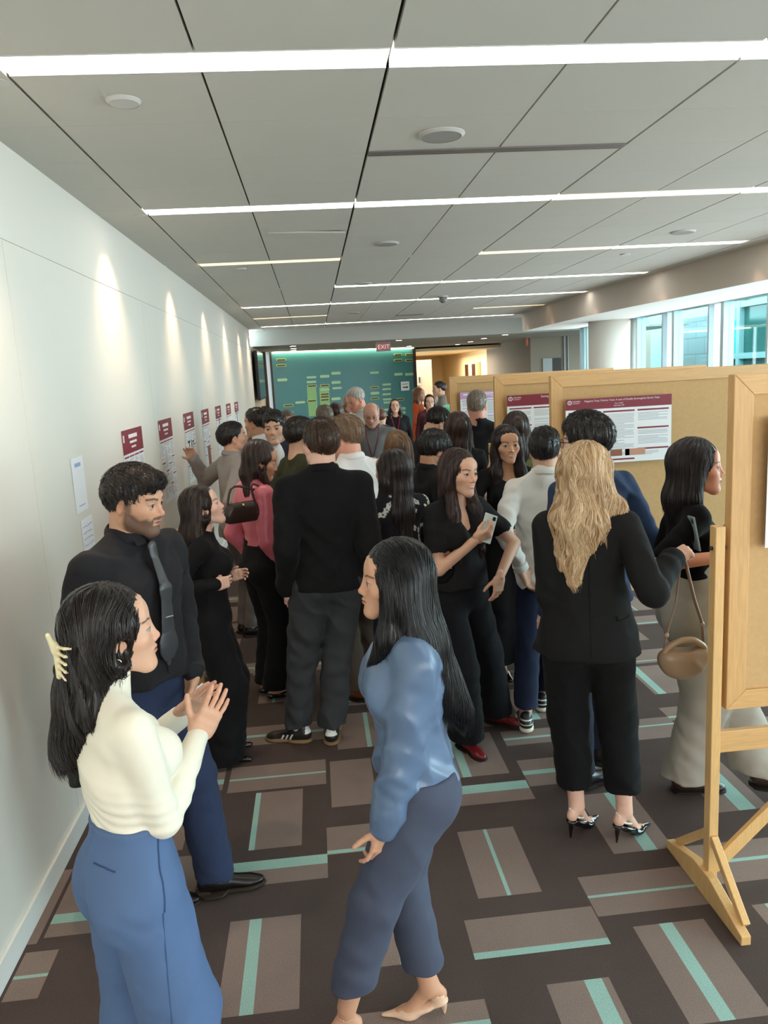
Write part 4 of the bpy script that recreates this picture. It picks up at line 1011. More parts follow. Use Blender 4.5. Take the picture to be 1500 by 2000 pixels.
def make_body(sp, J, root):
    """one continuous skin surface: head, neck, torso, arms, hands, legs"""
    S = J['S']; fem = J['fem']; sk = np.array(srgb(SKIN.get(sp['skin'], sp['skin'])))
    Vs, Qs, Cs = [], [], []; off = 0
    def put(V, Q, C):
        nonlocal off
        if len(V) == 0: return
        Vs.append(V); Qs.append(Q + off); Cs.append(C); off += len(V)
    px = sp['px']
    # head
    H = J['H']; G = head_fld(fem, sp)
    inv = H.inv(); nk = inv.p(J['nb']); r = (.0285 if fem else .036) * S / H.k
    G.cap(nk, (0, -.022, -.045), r * 1.06, r, k=.022)
    hv = max(.0017, .75 * px) / H.k
    fz = max(hv, .0016)
    gx = np.arange(-.10, .10, hv); gy = np.concatenate([np.arange(-.125, .04, hv * 1.8), np.arange(.04, .125, hv)])
    gz = np.concatenate([np.arange(-.16, -.12, hv * 1.5), np.arange(-.12, .035, hv), np.arange(.035, .13, hv * 1.6)])
    V, Q = surface(G, hv, grids=[gx, gy, gz])
    V = relax(V, Q, 1, .35)
    put(H.pts(V), Q, head_colors(V, sp))
    # torso + limbs
    lv = max(.007, 1.8 * px) if not sp.get('bare') else max(.0045, 1.4 * px)
    G = Fld(); torso(G, J, -.004, bust=sp.get('bust', 1.0) * .94, waist=sp.get('waist', 1), hipk=sp.get('hipk', 1)); neck(G, J)
    G.plane(J['nt'] + J['R'] @ V3(0, 0, .012 * S), -(J['R'] @ V3(0, .25, 1)))
    for n in 'RL':
        arm_prims(G, J, n, .0255 * S if fem else .030 * S, .0205 * S if fem else .0240 * S, .0145 * S if fem else .0170 * S)
        G.cap(J['hip' + n], J['kn' + n], .047 * S, .030 * S, k=.03)
        G.cap(J['kn' + n], J['kn' + n] * .55 + J['an' + n] * .45 + V3(0, -.010 * S, 0), .030 * S, .029 * S, k=.02)
        G.cap(J['kn' + n] * .55 + J['an' + n] * .45, J['an' + n] - V3(0, 0, .01 * S), .026 * S, .0200 * S, k=.02)
    if sp.get('shoe', {}).get('type') in ('heel', 'flat'): feet_skin(sp, J, G)
    V, Q = surface(G, lv); V = relax(V, Q, 1)
    put(V, Q, np.tile(sk * np.array([.98, .96, .95]), (len(V), 1)))
    for n in 'RL':
        if n in sp.get('nohand', ''): continue
        G = Fld(); hand_fld(G, n, J['hpose' + n], J['hspread' + n])
        v = max(.0020, .8 * px) / J['hd' + n].k
        V, Q = surface(G, min(v, .0045)); V = relax(V, Q, 1, .4)
        tip = np.clip((V[:, 1] - .09) / .09, 0, 1)[:, None]
        put(J['hd' + n].pts(V), Q, sk * (1 - tip * np.array([0., .14, .14])) * (.99 + .03 * np.sin(V[:, 1:2] * 260)))
    o = new_obj('body', np.concatenate(Vs), np.concatenate(Qs), M['skin'], root, np.concatenate(Cs))
    return o
# ---------------------------------------------------------------- hair
def hair_base(sp, J):
    h = sp['hair']; G = Fld(); H = J['H']; G.T = H; v = h.get('vol', .006); st = h['style']
    if st == 'bald': 
        return None
    G.ell((0, -.022, .036), (.076 + v * .9, .095 + v, .086 + v), k=0)
    if st in ('short', 'curly', 'fade'):
        tv = h.get('top', .010)
        G.ell((h.get('sweep', 0) * .02, .002, .068), (.062 + tv * .5, .078 + tv * .6, .046 + tv), k=.02)
        if h.get('quiff'): G.cap((-.034, .066, .080), (.040, .066, .078), .018 + .4 * tv, .016 + .4 * tv, k=.02)
        if h.get('fringe'): G.cap((-.045, .070, .058), (.045, .072, .055), .016, .016, k=.02)
        hl = h.get('hairline', .0)
        G.ell((0, .118, -.040 + hl), (.068, .070, .108), k=.010, op='s')
        for s in (-1, 1):
            G.ell((s * .088, .008, -.034), (.026, .034, .040), k=.010, op='s')
            if st == 'fade': G.ell((s * .112, -.02, -.01), (.036, .09, .07), k=.02, op='s')
        nl = h.get('nape', -.062)
        G.plane((0, -.02, nl), (0, -.38, 1), k=.006)
    elif st == 'rim':       # bald on top
        G.ell((0, .02, .10), (.068, .115, .085), k=.012, op='s'); G.ell((0, .11, -.03), (.075, .08, .13), k=.01, op='s')
        for s in (-1, 1): G.ell((s * .088, .006, -.034), (.026, .032, .036), k=.010, op='s')
        G.plane((0, -.02, -.055), (0, -.38, 1), k=.006)
    else:                   # long
        fr = h.get('face', 0.0)
        px_ = h.get('part', 0)
        for s in (-1, 1):
            G.cap((s * .060, .020 + fr, .030), (s * .074, -.002 + fr * .5, -.055), .024 + v * .5, .022 + v * .5, k=.03)
        G.cap((0, -.055, .0), (0, -.060, -.09), .052 + v, .055 + v, k=.04, n=(0, 1, 0), f=.8)
        G.T = Xf()
        c = H.t
        for dr in h.get('drape', []):
            a = H.p(dr[0]); pts = [a] + [c + np.array(q, float) * J['S'] / 1.65 for q in dr[1]]
            rs = dr[2]; fl = dr[3] if len(dr) > 3 else .6; nd = dr[4] if len(dr) > 4 else (0, 1, 0)
            for i in range(len(pts) - 1): G.cap(pts[i], pts[i + 1], rs[i], rs[i + 1], k=.03, n=nd, f=fl)
        G.T = H
        G.ell((0, .128 + fr * .5, -.048), (.0560 + h.get('open', 0), .086, .118), k=.012, op='s')     # the face stays free
        G.ell((0, .10, -.125), (.055 + h.get('open', 0), .07, .06), k=.01, op='s')
        if h.get('bangs'): G.cap((-.045, .072, .052), (.045, .074, .050), .017, .016, k=.015)
        for s in h.get('ears', ()): G.ell((s * .095, .016, -.026), (.030, .024, .032), k=.010, op='s')
    G.T = Xf()
    return G

def make_hair(sp, J, root):
    h = sp['hair']; px = sp['px']
    G = hair_base(sp, J)
    if G is None: return None
    H = J['H']; c1 = np.array(srgb(h['col'])); c2 = np.array(srgb(h.get('col2', tuple(min(255, c * 1.35 + 6) for c in h['col']))))
    vox = max(.0030, 1.3 * px)
    seed = sp['seed']; wv = h.get('wave', 0.0)
    long = h['style'] not in ('short', 'curly', 'fade', 'rim')
    def fold(P):
        X, Y, Z = P; X, Y = X - H.t[0], Y - H.t[1]
        a = np.arctan2(X, -Y)
        f = np.sin(a * 17 + 2.2 * np.sin(Z * (14 + wv * 20) + seed) + seed) + .6 * np.sin(a * 39 + 3 * np.sin(Z * 9 + seed * 2))
        if not long: f = f + .8 * np.sin(X * 160 + 3 * np.sin(Y * 90 + seed)) * np.sin(Y * 120 + 2 * np.sin(X * 140))
        amp = h.get('ridge', .0018 if long else .0022)
        return -amp * f
    V, Q = surface(G, vox, fold=fold)
    V = relax(V, Q, 1, .3)
    Hv = H.inv_pts(V)
    a = np.arctan2(V[:, 0] - H.t[0], -(V[:, 1] - H.t[1]))
    t = .35 + .35 * np.sin(a * 61 + 4 * np.sin(V[:, 2] * 12 + a * 3)) * np.sin(a * 23 + V[:, 2] * 9 + seed)
    C = (c1 + (c2 - c1) * np.clip(t, 0, 1)[:, None] * .7) * .8
    ho = new_obj('hair', V, Q, M['hair'], root, C)
    # locks that follow the surface of the hair mass
    N = h.get('n', int(np.clip((1800 if long else 1500) * (.004 / px) ** 1.0, 0, 5500)))
    if px > .0058 or N < 50: return ho
    rng = np.random.RandomState(seed + 5)
    ok = np.where(V[:, 2] > (H.t[2] - h.get('L', .3) * .75 - .05) if long else np.ones(len(V), bool))[0]
    idx = ok[rng.randint(0, len(ok), N)]; P = V[idx].copy()
    m = 15 if long else 6
    Ls = (rng.uniform(.12, .34, N) if long else rng.uniform(.020, h.get('tuft', .040), N)) * h.get('lk', 1)
    if long: Ls = np.minimum(Ls, np.maximum(.05, P[:, 2] - (H.t[2] - h.get('L', .35)) + .02))
    step = Ls / m
    paths = [P.copy()]
    comb = np.array(h.get('comb', (.0, -1.0, .0)), float); eps = .003
    part = h.get('part', 0)
    vprev = None
    def grad(P):
        g = np.stack([eval_pts(G, P + np.eye(3)[i] * eps) - eval_pts(G, P - np.eye(3)[i] * eps) for i in range(3)], 1)
        return g / (np.linalg.norm(g, axis=1, keepdims=True) + 1e-9)
    for k in range(m):
        n = grad(P); hp = H.inv_pts(P)
        if long:
            w = np.clip((hp[:, 2] - .035) / .05, 0, 1)[:, None]
            lat = np.stack([np.sign(hp[:, 0] - part) * .9, np.full(len(P), -.35), np.full(len(P), -.25)], 1) @ H.R.T
            d = (1 - w) * np.array([0, 0, -1.]) + w * lat
        else:
            d = comb @ H.R.T + np.stack([.25 * (hp[:, 0]) / .07, np.zeros(len(P)), -.9 * np.clip((.06 - hp[:, 2]) / .05, 0, 1.5)], 1) @ H.R.T
            if h['style'] == 'curly': d = d * .4 + np.stack([np.sin(hp[:, 1] * 90 + k * 1.7 + idx), np.cos(hp[:, 0] * 80 + k * 1.3 + idx * .7), np.sin(hp[:, 2] * 90 + k + idx)], 1) * 1.0
            else: d = d + .35 * np.stack([np.sin(idx * 1.7), np.cos(idx * 2.3), np.sin(idx * .9)], 1)
        d = d - (d * n).sum(1, keepdims=True) * n
        d /= np.linalg.norm(d, axis=1, keepdims=True) + 1e-9
        if long and k >= m - 3: d = d * .4 + np.array([0, 0, -.6])
        if vprev is not None: d = d * .65 + vprev * .35
        vprev = d
        P = P + d * step[:, None]
        if wv and long:
            az = np.arctan2(P[:, 0] - H.t[0], -(P[:, 1] - H.t[1])); ph = 9 * az + 2 * np.sin(az * 5 + seed) + P[:, 2] * 34 + .5 * np.sin(idx * 1.3)
            sidev = np.cross(d, n); P = P + (sidev * (np.sin(ph) * wv * .0042)[:, None] + n * (np.cos(ph) * wv * .0010)[:, None]) * (hp[:, 2:3] < .03)
        f = eval_pts(G, P)[:, None]
        lim = (k < m - 3) if long else (k < 3)
        if lim: P = P - n * np.clip(f - .0012, -.01, .01)
        elif not long: P = P + n * h.get('lift', .0015)
        paths.append(P.copy())
    paths = np.stack(paths, 1) + rng.normal(0, .0013, (N, 1, 3))
    hp = H.inv_pts(paths.reshape(-1, 3)).reshape(paths.shape)
    bad = ((hp[..., 0] / (.056 + h.get('open', 0))) ** 2 + ((hp[..., 1] - .128) / .086) ** 2 + ((hp[..., 2] + .048) / .118) ** 2) < (.93 if long else 0)
    for s in h.get('ears', ()): bad |= (((hp[..., 0] - s * .095) / .032) ** 2 + ((hp[..., 1] - .016) / .026) ** 2 + ((hp[..., 2] + .026) / .034) ** 2) < 1
    r0 = max(h.get('sr', .0011 if long else .0011), .32 * px)
    tt = np.linspace(0, 1, m + 1)[None, :]
    rad = r0 * rng.uniform(.6, 1.25, (N, 1)) * np.clip(np.minimum(.3 + tt * 5, (1.05 - tt) * 2.2), .12, 1)
    rad = np.where(bad, 0.0, rad)
    Vs, Qs = tubes(paths, rad, 4)
    az0 = np.arctan2(paths[:, 4, 0] - H.t[0], -(paths[:, 4, 1] - H.t[1])); tone = np.clip(.40 + .30 * np.sin(az0 * 13 + 2 * np.sin(az0 * 7 + seed)) + rng.normal(0, .18, N), 0, 1)
    Cs = np.repeat(c1 + (c2 - c1) * tone[:, None], (m + 1) * 4, 0)
    new_obj('hair_locks', Vs, Qs, M['hair'], ho, Cs)
    return ho

# ---------------------------------------------------------------- clothes
def make_top(sp, J, root):
    t = sp['top']; S = J['S']; px = sp['px']; fem = J['fem']; U, R = J['U'], J['R']
    i = t.get('i', .010 if t.get('hem', -.01) < .03 else .006); G = Fld(); seed = sp['seed']
    torso(G, J, i, bulk=t.get('bulk', 0), waist=t.get('waist', sp.get('waist', 1)), hipk=t.get('hipk', sp.get('hipk', 1)), bust=sp.get('bust', 1.0))
    hem = t.get('hem', -.01)
    if t.get('skirt') is None and hem < .0: t['skirt'] = .094 if fem else .096
    if t.get('skirt') is not None:
        w = t['skirt']
        G.cap(U((0, 0, .06)), U((0, .002, hem)) , .088 * S + i, w * S + i, k=.05, n=R @ V3(0, 1, 0), f=.74)
    sl = t.get('sleeve', 1.0); sr = t.get('sr', (.033, .028, .0215) if not fem else (.0275, .0235, .018))
    ends = {}
    hv = U((0, 0, hem)); G.plane(hv, R @ V3(0, t.get('hemtilt', 0), 1))
    for n in 'RL':
        ends[n] = arm_prims(G, J, n, sr[0] * S + i * .4, sr[1] * S + i * .4, sr[2] * S + i * .3, frac=min(sl, .99), wr=t.get('wr', .0018), ph=seed + (0 if n == 'R' else 2), endr=t.get('endr') and t['endr'] * S)
        if sl > .5 and t.get('bishop'):
            e, w = J['el' + n], J['wr' + n]
            G.cap(e + (w - e) * .2, e + (w - e) * .72, .030 * S, .035 * S, k=.03, wr=(.002, 3, seed))
            G.cap(e + (w - e) * .84, e + (w - e) * .99, .022 * S, .023 * S, k=.01)
    nk = t.get('neck', 'crew'); nb, nt = J['nb'], J['nt']; nr = (.0285 if fem else .036) * S
    if nk in ('collar', 'jacket', 'crew'): G.cap(nb - R @ V3(0, 0, .04), nb + (nt - nb) * .16, nr + .014, nr + .011, k=.03)
    if nk in ('mock', 'high'): G.cap(nb, nb + (nt - nb) * (.62 if nk == 'mock' else .8), nr + .012, nr + .006, k=.02)
    if nk in ('mock', 'high'): G.plane(nb + (nt - nb) * .74, -(R @ V3(0, -.25, 1)), k=.003)
    for n in 'RL':
        e, d = ends[n]
        if sl < .98 and t.get('cut', 1): G.cap(e + d * .004, e + d * .05, .046 * S, .046 * S, k=.0, op='s')
    if nk == 'v': G.ell(U((0, .078, .250)), np.array([.036, .075, .085]) * S, R=R @ rot((1, 0, 0), -.2), k=.004, op='s')
    elif nk == 'sv': G.ell(U((0, .082, .262)), np.array([.024, .062, .062]) * S, R=R @ rot((1, 0, 0), -.2), k=.004, op='s')
    elif nk == 'scoop': G.ell(U((0, .060, .305)), np.array([.058, .09, .065]) * S, R=R, k=.004, op='s')
    elif nk == 'crew': G.cap(nb + R @ V3(0, .004, .010) * 1, nt + R @ V3(0, .01, .03) * 1, nr + .012, nr + .020, k=.004, op='s')
    elif nk == 'jacket': G.ell(U((0, .085, .225)), np.array([.030, .075, .115]) * S, R=R @ rot((1, 0, 0), -.15), k=.004, op='s')
    fa = t.get('fold', .0035) * 1.5
    def fold(P):
        f = folds(P, fa, seed, t.get('fx', 7.), t.get('fz', 11.))
        if t.get('ruche'):
            zc, am = U((0, 0, t['ruche'][0]))[2], t['ruche'][1]; X, Y, Z = P
            f = f - am * np.sin(Z * 210 + 9 * np.sin(X * 9 + Y * 5) + 2 * np.sin(X * 31)) * np.exp(-((Z - zc - .02) / .07) ** 2) * (.35 + .65 * np.clip(np.sin(X * 11 + 1.0), 0, 1))
        return f
    col = np.array(srgb(t['col']))
    def cf(V):
        C = np.tile(col, (len(V), 1))
        f = t.get('paint')
        if f: C = f(V, C, J, U)
        return C
    o = fld_obj(t.get('name', 'shirt'), G, .0042 if px < .0014 else max(.0052, 1.5 * px), M[t.get('mat', 'cloth')], root, fold=fold, rel=2, colfn=cf)
    c2 = srgb(t.get('col2', t['col']))
    if nk in ('collar', 'jacket') or t.get('collar'):
        G = Fld(); T = Xf(R, nb + R @ V3(0, .004, .012 * S)); G.T = T
        Rt = rot((1, 0, 0), -.22)
        G.tor((0, 0, .010), nr + .010, .0035, R=Rt, fz=5.0)
        G.tor((0, -.002, .001), nr + .016, .0032, R=Rt, fz=4.6)
        if nk == 'collar':
            for s in (-1, 1): G.box((s * .024, nr + .012, -.016), (.020, .0035, .024), R=rot((0, 0, 1), s * -.55) @ rot((1, 0, 0), .75) @ rot((0, 1, 0), s * .25), rd=.003, k=.006)
        fld_obj('collar', G, max(.0026, px), M[t.get('mat', 'cloth')], root, color=c2, rel=1)
    if nk == 'jacket' and t.get('inner'):
        G = Fld(); G.ell(U((0, .035, .20)), np.array([.045, .034, .13]) * S, R=R, k=.02)
        G.cap(nb, nb + (nt - nb) * .25, nr + .008, nr + .006, k=.01)
        fld_obj('shirt_front', G, max(.004, 1.5 * px), M['cloth'], root, color=srgb(t['inner']))
    if t.get('cuff'):
        for n in 'RL':
            if n in t.get('nocuff', ''): continue
            e, w = J['el' + n], J['wr' + n]; d = unit(w - e)
            G = Fld(); r = sr[2] * S + .006; G.cap(w - d * .045, w + d * .004, r, r, k=0); G.plane(w - d * .040, d); G.plane(w - d * .002, -d)
            fld_obj('cuff', G, max(.003, px), M[t.get('mat', 'cloth')], root, color=srgb(t['cuff']) if not isinstance(t['cuff'], bool) else col)
    return o

def make_bottom(sp, J, root):
    b = sp['bottom']; S = J['S']; px = sp['px']; fem = J['fem']; seed = sp['seed'] + 3
    G = Fld(); i = b.get('i', .008); hipk = sp.get('hipk', 1)
    top = b.get('top', .075); U, R, pel = J['U'], J['R'], J['pel']
    G.ell(pel + V3(0, -.006 * S, 0), np.array([(.092 if fem else .088) * hipk, .061, .070]) * S + i, k=.03)
    G.cap(pel + V3(0, .002, .02), U((0, .003, top + .02)), (.077 if fem else .083) * S * sp.get('waist', 1) + i, (.073 if fem else .081) * S * sp.get('waist', 1) + i, k=.04, n=(0, 1, 0), f=.75)
    for s in (-1, 1): G.ell(pel + V3(s * .043, -.036, -.030) * S, np.array([.045, .039, .048]) * S * (hipk if fem else 1) + i * .6, k=.03)
    w = b.get('w', (.052, .038, .032)); hemf = b.get('hem', .045)
    for n in 'RL':
        hip, kn, an = J['hip' + n], J['kn' + n], J['an' + n]
        s = 1 if n == 'R' else -1
        G.cap(hip + V3(0, -.006, -.01) * S, kn, w[0] * S + i, w[1] * S + i, k=.032, wr=(b.get('wr', .0018), 3.2, seed + s, 1, 1.5))
        end = an + (an - kn) * .34
        G.cap(kn, end, w[1] * S + i, (w[2] + (w[2] - w[1]) * .15) * S + i, k=.02, wr=(b.get('wr', .0018), 5, seed - s))
    if b.get('skirt'):
        mid = (J['anR'] + J['anL']) / 2; z = b['skirt'] * S
        G.cap(pel, V3(mid[0], mid[1], z), .085 * S, b.get('flare', .12) * S, k=.05, n=(0, 1, 0), f=.8)
        G.plane((0, 0, z), (0, 0, 1))
    G.plane(U((0, 0, top)), -(R @ V3(0, 0, 1)))
    if not b.get('skirt'):
        for n in 'RL':
            an = J['an' + n]; r = (w[2] * S + i) * 1.5
            lift = an[2] - .045 * S
            G.box((an[0], an[1], hemf * S + lift - .15), (r, r, .15), rd=.001, k=0, op='s')
    def fold(P): return folds(P, b.get('fold', .003) * 1.5, seed, 9., 6.)
    def cf(V):
        C = np.tile(np.array(srgb(b['col'])), (len(V), 1))
        if b.get('crease'):
            pass
        return C
    o = fld_obj(b.get('name', 'trousers'), G, max(.0055, 1.6 * px), M[b.get('mat', 'cloth')], root, fold=fold, rel=2, colfn=cf)
    if b.get('belt'):
        G = Fld(); c = U((0, .003, top - .012)); r = (.074 if fem else .082) * S * sp.get('waist', 1) + i + .004
        G.cap(c, c + R @ V3(0, 0, .001), r, r, k=0, n=R @ V3(0, 1, 0), f=.76)
        G.plane(c - R @ V3(0, 0, .014), R @ V3(0, 0, 1)); G.plane(c + R @ V3(0, 0, .014), -(R @ V3(0, 0, 1)))
        bo = fld_obj('belt', G, max(.004, px), M['leather'], root, color=srgb(b['belt']))
    return o

def shoe(sp, J, root, n):
    k = sp['shoe']; S = J['S']; px = sp['px']; ty = k['type']; col = srgb(k['col'])
    fx, fy, fa = J['ft' + n]; sgn = 1 if n == 'R' else -1
    lift = (J['an' + n][2] - .045 * S) if ty not in ('heel',) else 0
    hh = sp.get('heel', 0)
    if ty != 'heel': lift -= hh
    T = Xf(rot((0, 0, 1), -fa), V3(fx, fy, max(0, lift)), S * .150 / .285)
    vox = max(.0030, .9 * px)
    G = Fld(); G.T = T
    if ty in ('dress', 'sneaker', 'boot'):
        wd = 1.0 if ty != 'sneaker' else 1.06
        G.cap((0, -.045, .045), (0, .02, .046), .035 * wd, .037 * wd, k=.02)
        G.cap((0, .01, .048), (sgn * .004, .135, .020), .038 * wd, .029 * wd, k=.03, n=(0, 0, 1), f=.95)
        G.ell((sgn * .002, .150, .022), (.037 * wd if ty != 'dress' else .032, .050 if ty != 'dress' else .058, .021), k=.025)
        G.cap((0, -.030, .05), (0, -.028, .085 if ty != 'boot' else .15), .036, .037, k=.02)
        G.below(.004)
        col2 = srgb(k.get('sole', (30, 26, 24)))
        def cf(V):
            C = np.tile(np.array(col), (len(V), 1)); L = T.inv_pts(V)
            if k.get('stripes'):
                for j in range(3):
                    y0 = .035 + j * .026
                    m = (np.abs(L[:, 1] - y0 + (L[:, 2] - .03) * .55) < .0055) & (L[:, 2] > .018) & (L[:, 2] < .058 - j * .006) & (np.abs(L[:, 0]) > .018)
                    C[m] = (.8, .8, .78)
                m = (L[:, 1] < -.055) & (L[:, 2] > .060); C[m] = (.8, .8, .78)
            if k.get('trim'):
                m = ((np.abs(L[:, 2] - .050) < .003) & (L[:, 1] < .0)) | ((np.abs(L[:, 2] - .078) < .004)) | ((np.abs(L[:, 1] + .01) < .010) & (L[:, 2] > .02) & (L[:, 2] < .06)); C[m] = srgb(k['trim'])
            return C
        o = fld_obj('shoe', G, vox, M[k.get('mat', 'leather')], root, colfn=cf, rel=1)
        G = Fld(); G.T = T; th = k.get('th', .010 if ty != 'sneaker' else .018)
        G.cap((0, -.045, th * .5), (0, .0, th * .5), .040 * wd, .036 * wd, k=.01, n=(0, 0, 1), f=th / .055)
        G.cap((0, .0, th * .5), (sgn * .003, .125, th * .5), .036 * wd, .042 * wd, k=.02, n=(0, 0, 1), f=th / .055)
        G.ell((sgn * .002, .148, th * .5), (.040 * wd if ty != 'dress' else .034, .058 if ty != 'dress' else .064, th * .7), k=.02)
        if ty == 'dress': G.box((0, -.055, .010), (.032, .028, .012), rd=.006)
        G.below(0.0005)
        fld_obj('sole', G, vox, M['rubber'], o, color=col2, rel=0)
        if k.get('laces') and px < .004:
            P = []
            for j in range(4):
                y = .025 + j * .018; z = .0875 - j * .0115
                P.append([[ -.016, y, z - .004], [-.006, y + .003, z + .001], [.006, y + .003, z + .001], [.016, y, z - .004]])
            P = np.array([[T.p(q) for q in pp] for pp in P]); V, Q = tubes(P, np.full(P.shape[:2], .0016))
            new_obj('laces', V, Q, M['rubber'], o, np.array(srgb(k.get('lace', k['col']))))
    elif ty == 'heel':
        hz = hh / T.k
        G.cap((0, .075, .018), (0, .185, .008), .034, .010, k=.02, n=(0, 0, 1), f=.55)
        G.cap((0, .015, .020 + hz * .35), (0, .085, .016), .026, .032, k=.02, n=(0, 0, 1), f=.55)
        G.cap((0, -.045, hz + .004), (0, .03, .016 + hz * .42), .029, .026, k=.02, n=(0, 0, 1), f=.35)
        if not k.get('sling'):
            G.tor((0, -.035, hz + .020), .030, .0028, fz=9, sx=.95); G.plane((0, .01, 0), (0, -1, 0)) if False else None
        if k.get('sling'): G.ell((0, .02, .06 + hz * .6), (.028, .055, .05), k=.006, op='s')
        G.cap((0, -.052, hz), (0, -.058, .004), .015, .0048, k=.012)
        G.below(.0005)
        o = fld_obj('shoe', G, min(vox, .0034), M[k.get('mat', 'patent')], root, color=col, rel=1)
        sc_ = srgb(k.get('strap', k['col'])); G = Fld(); G.T = T
        if k.get('sling'):
            G.tor((0, -.002, hz * .72 + .036), .042, .0022, R=rot((1, 0, 0), -.42), fz=3.2, sx=.80)
            G.box((0, .055, hz * .35 + .045), (.018, .004, .009), R=rot((1, 0, 0), -.5), rd=.003); G.box((0, -.050, hz + .062), (.016, .003, .007), R=rot((0, 1, 0), .4), rd=.002)
        else: G.tor((0, -.010, hz + .075), .033, .0020, R=rot((1, 0, 0), .12), fz=1.4)
        fld_obj('ankle_strap', G, .0030, M['leather'], o, color=sc_, rel=0)
    elif ty == 'flat':
        G.cap((0, -.045, .028), (0, .06, .026), .033, .034, k=.02, n=(0, 0, 1), f=.8); G.cap((0, .06, .024), (0, .165, .016), .036, .022, k=.02, n=(0, 0, 1), f=.6)
        G.ell((0, .02, .062), (.027, .062, .035), k=.005, op='s'); G.below(.0005)
        o = fld_obj('shoe', G, vox, M[k.get('mat', 'patent')], root, color=col)
    return o

def feet_skin(sp, J, G):
    """bare instep for pumps and flats, in the shoe frame"""
    S = J['S']; hh = sp.get('heel', 0)
    for n in 'RL':
        fx, fy, fa = J['ft' + n]; T = Xf(rot((0, 0, 1), -fa), V3(fx, fy, 0), S * .150 / .285); G.T = T; hz = hh / T.k
        G.cap((0, -.012, .075 + hz), (0, .075, .030), .029, .024, k=.02); G.ell((0, -.040, .032 + hz), (.026, .032, .034), k=.02)
        G.cap((0, .06, .028), (0, .12, .020), .029, .022, k=.02, n=(0, 0, 1), f=.55)
        G.T = Xf()

def glasses(sp, J, root, col=(20, 20, 22)):
    H = J['H']; G = Fld(); G.T = H
    for s in (-1, 1):
        G.tor((s * .033, .095, .0), .0205, .0016, R=rot((1, 0, 0), PI / 2), sx=1.15, k=.002)
        G.cap((s * .056, .092, .008), (s * .079, .0, .008), .0018, k=.002)
    G.cap((-.011, .098, .004), (.011, .098, .004), .0016, k=.002)
    return fld_obj('glasses', G, min(.0028, max(.0016, sp['px'] * .8)) , M['dark_metal'] if col is None else M['rubber'], root, color=srgb(col), rel=0)

def lanyard(sp, J, root, col=(150, 30, 50), drop=.32, badge=True):
    S, U, H = J['S'], J['U'], J['H']; nb = J['nb']; fy = .085 if not J['fem'] else .105
    P = []
    for s in (-1, 1):
        P.append([U((s * .030, -.02, .312)), U((s * .042, .030, .300)), U((s * .032, .075, .24)), U((s * .006, fy, .30 - drop / S * .9))])
    P = np.array(P); t = np.linspace(0, 1, 12); out = []
    for p in P:
        q = [np.array([np.interp(x, np.linspace(0, 1, 4), p[:, i]) for i in range(3)]) for x in t]; out.append(q)
    V, Q = tubes(np.array(out), np.full((2, 12), max(.004, sp['px'] * .6)))
    o = new_obj('lanyard', V, Q, M['cloth'], root, np.array(srgb(col)))
    if badge:
        c = U((0, fy + .004, .30 - drop / S * .9 - .03)); mb = MB(); mb.obox(c, (.028, .003, .042), J['R'])
        mb.build('name_badge', M['paper'], o)
    return o

def person(name, pos, yaw, label, **sp):
    """yaw: direction faced; 0 = +Y (away from the camera), 90 = -X (to the left), -90 = +X (to the right)"""
    sp.setdefault('sex', 'm'); sp.setdefault('S', 1.75); sp.setdefault('skin', 'light'); sp.setdefault('seed', abs(hash(label)) % 97 if False else sum(map(ord, label)) % 97)
    sp.setdefault('brow', sp['hair'].get('col', (40, 30, 25)) if 'hair' in sp else (60, 50, 45))
    sp['px'] = max(1.0, math.hypot(*pos)) / 1502. * sp.get('lod', 1.0)
    th = math.radians(yaw); ct, st_ = math.cos(th), math.sin(th)
    rl = lambda v: (v[0] * ct + v[1] * st_, -v[0] * st_ + v[1] * ct, v[2])          # world direction -> person frame
    pl = lambda p: rl((p[0] - pos[0], p[1] - pos[1], p[2]))
    for n in 'RL':
        a = sp.get('arm' + n)
        if a:
            if 'W' in a: a['w'] = pl(a['W'])
            for k_ in ('dir', 'back', 'pole'):
                if k_ + 'W' in a: a[k_] = rl(a[k_ + 'W'])
        f = sp.get('footW' + n)
        if f:
            q = pl((f[0], f[1], 0)); sp['foot' + n] = (q[0], q[1], -math.radians(f[2] - yaw)) + tuple(f[3:])
    if 'hair' in sp and 'drapeW' in sp['hair']:
        sp['hair']['drape'] = sp['hair'].get('drape', []) + [(d[0], [rl(q) for q in d[1]]) + tuple(d[2:]) for d in sp['hair']['drapeW']]
    root = empty('person', (pos[0], pos[1], 0), math.radians(yaw), label, 'person', sp.get('group'))
    J = skeleton(sp)
    root_fld = None
    make_body(sp, J, root)
    make_hair(sp, J, root)
    if sp.get('bottom'): make_bottom(sp, J, root)
    if sp.get('top'): make_top(sp, J, root)
    if sp.get('shoe'):
        for n in 'RL':
            if n in sp.get('noshoe', ''): continue
            shoe(sp, J, root, n)
    if sp.get('glasses'): glasses(sp, J, root, sp['glasses'])
    if sp.get('lanyard'): lanyard(sp, J, root, sp['lanyard'])
    if sp.get('extra'): sp['extra'](sp, J, root)
    sp['J'] = J; sp['root'] = root
    return sp

def w2l(pos, yaw, p):
    """world point -> person frame"""
    a = math.radians(yaw); x, y = p[0] - pos[0], p[1] - pos[1]
    return (x * math.cos(a) + y * math.sin(a), -x * math.sin(a) + y * math.cos(a), p[2])
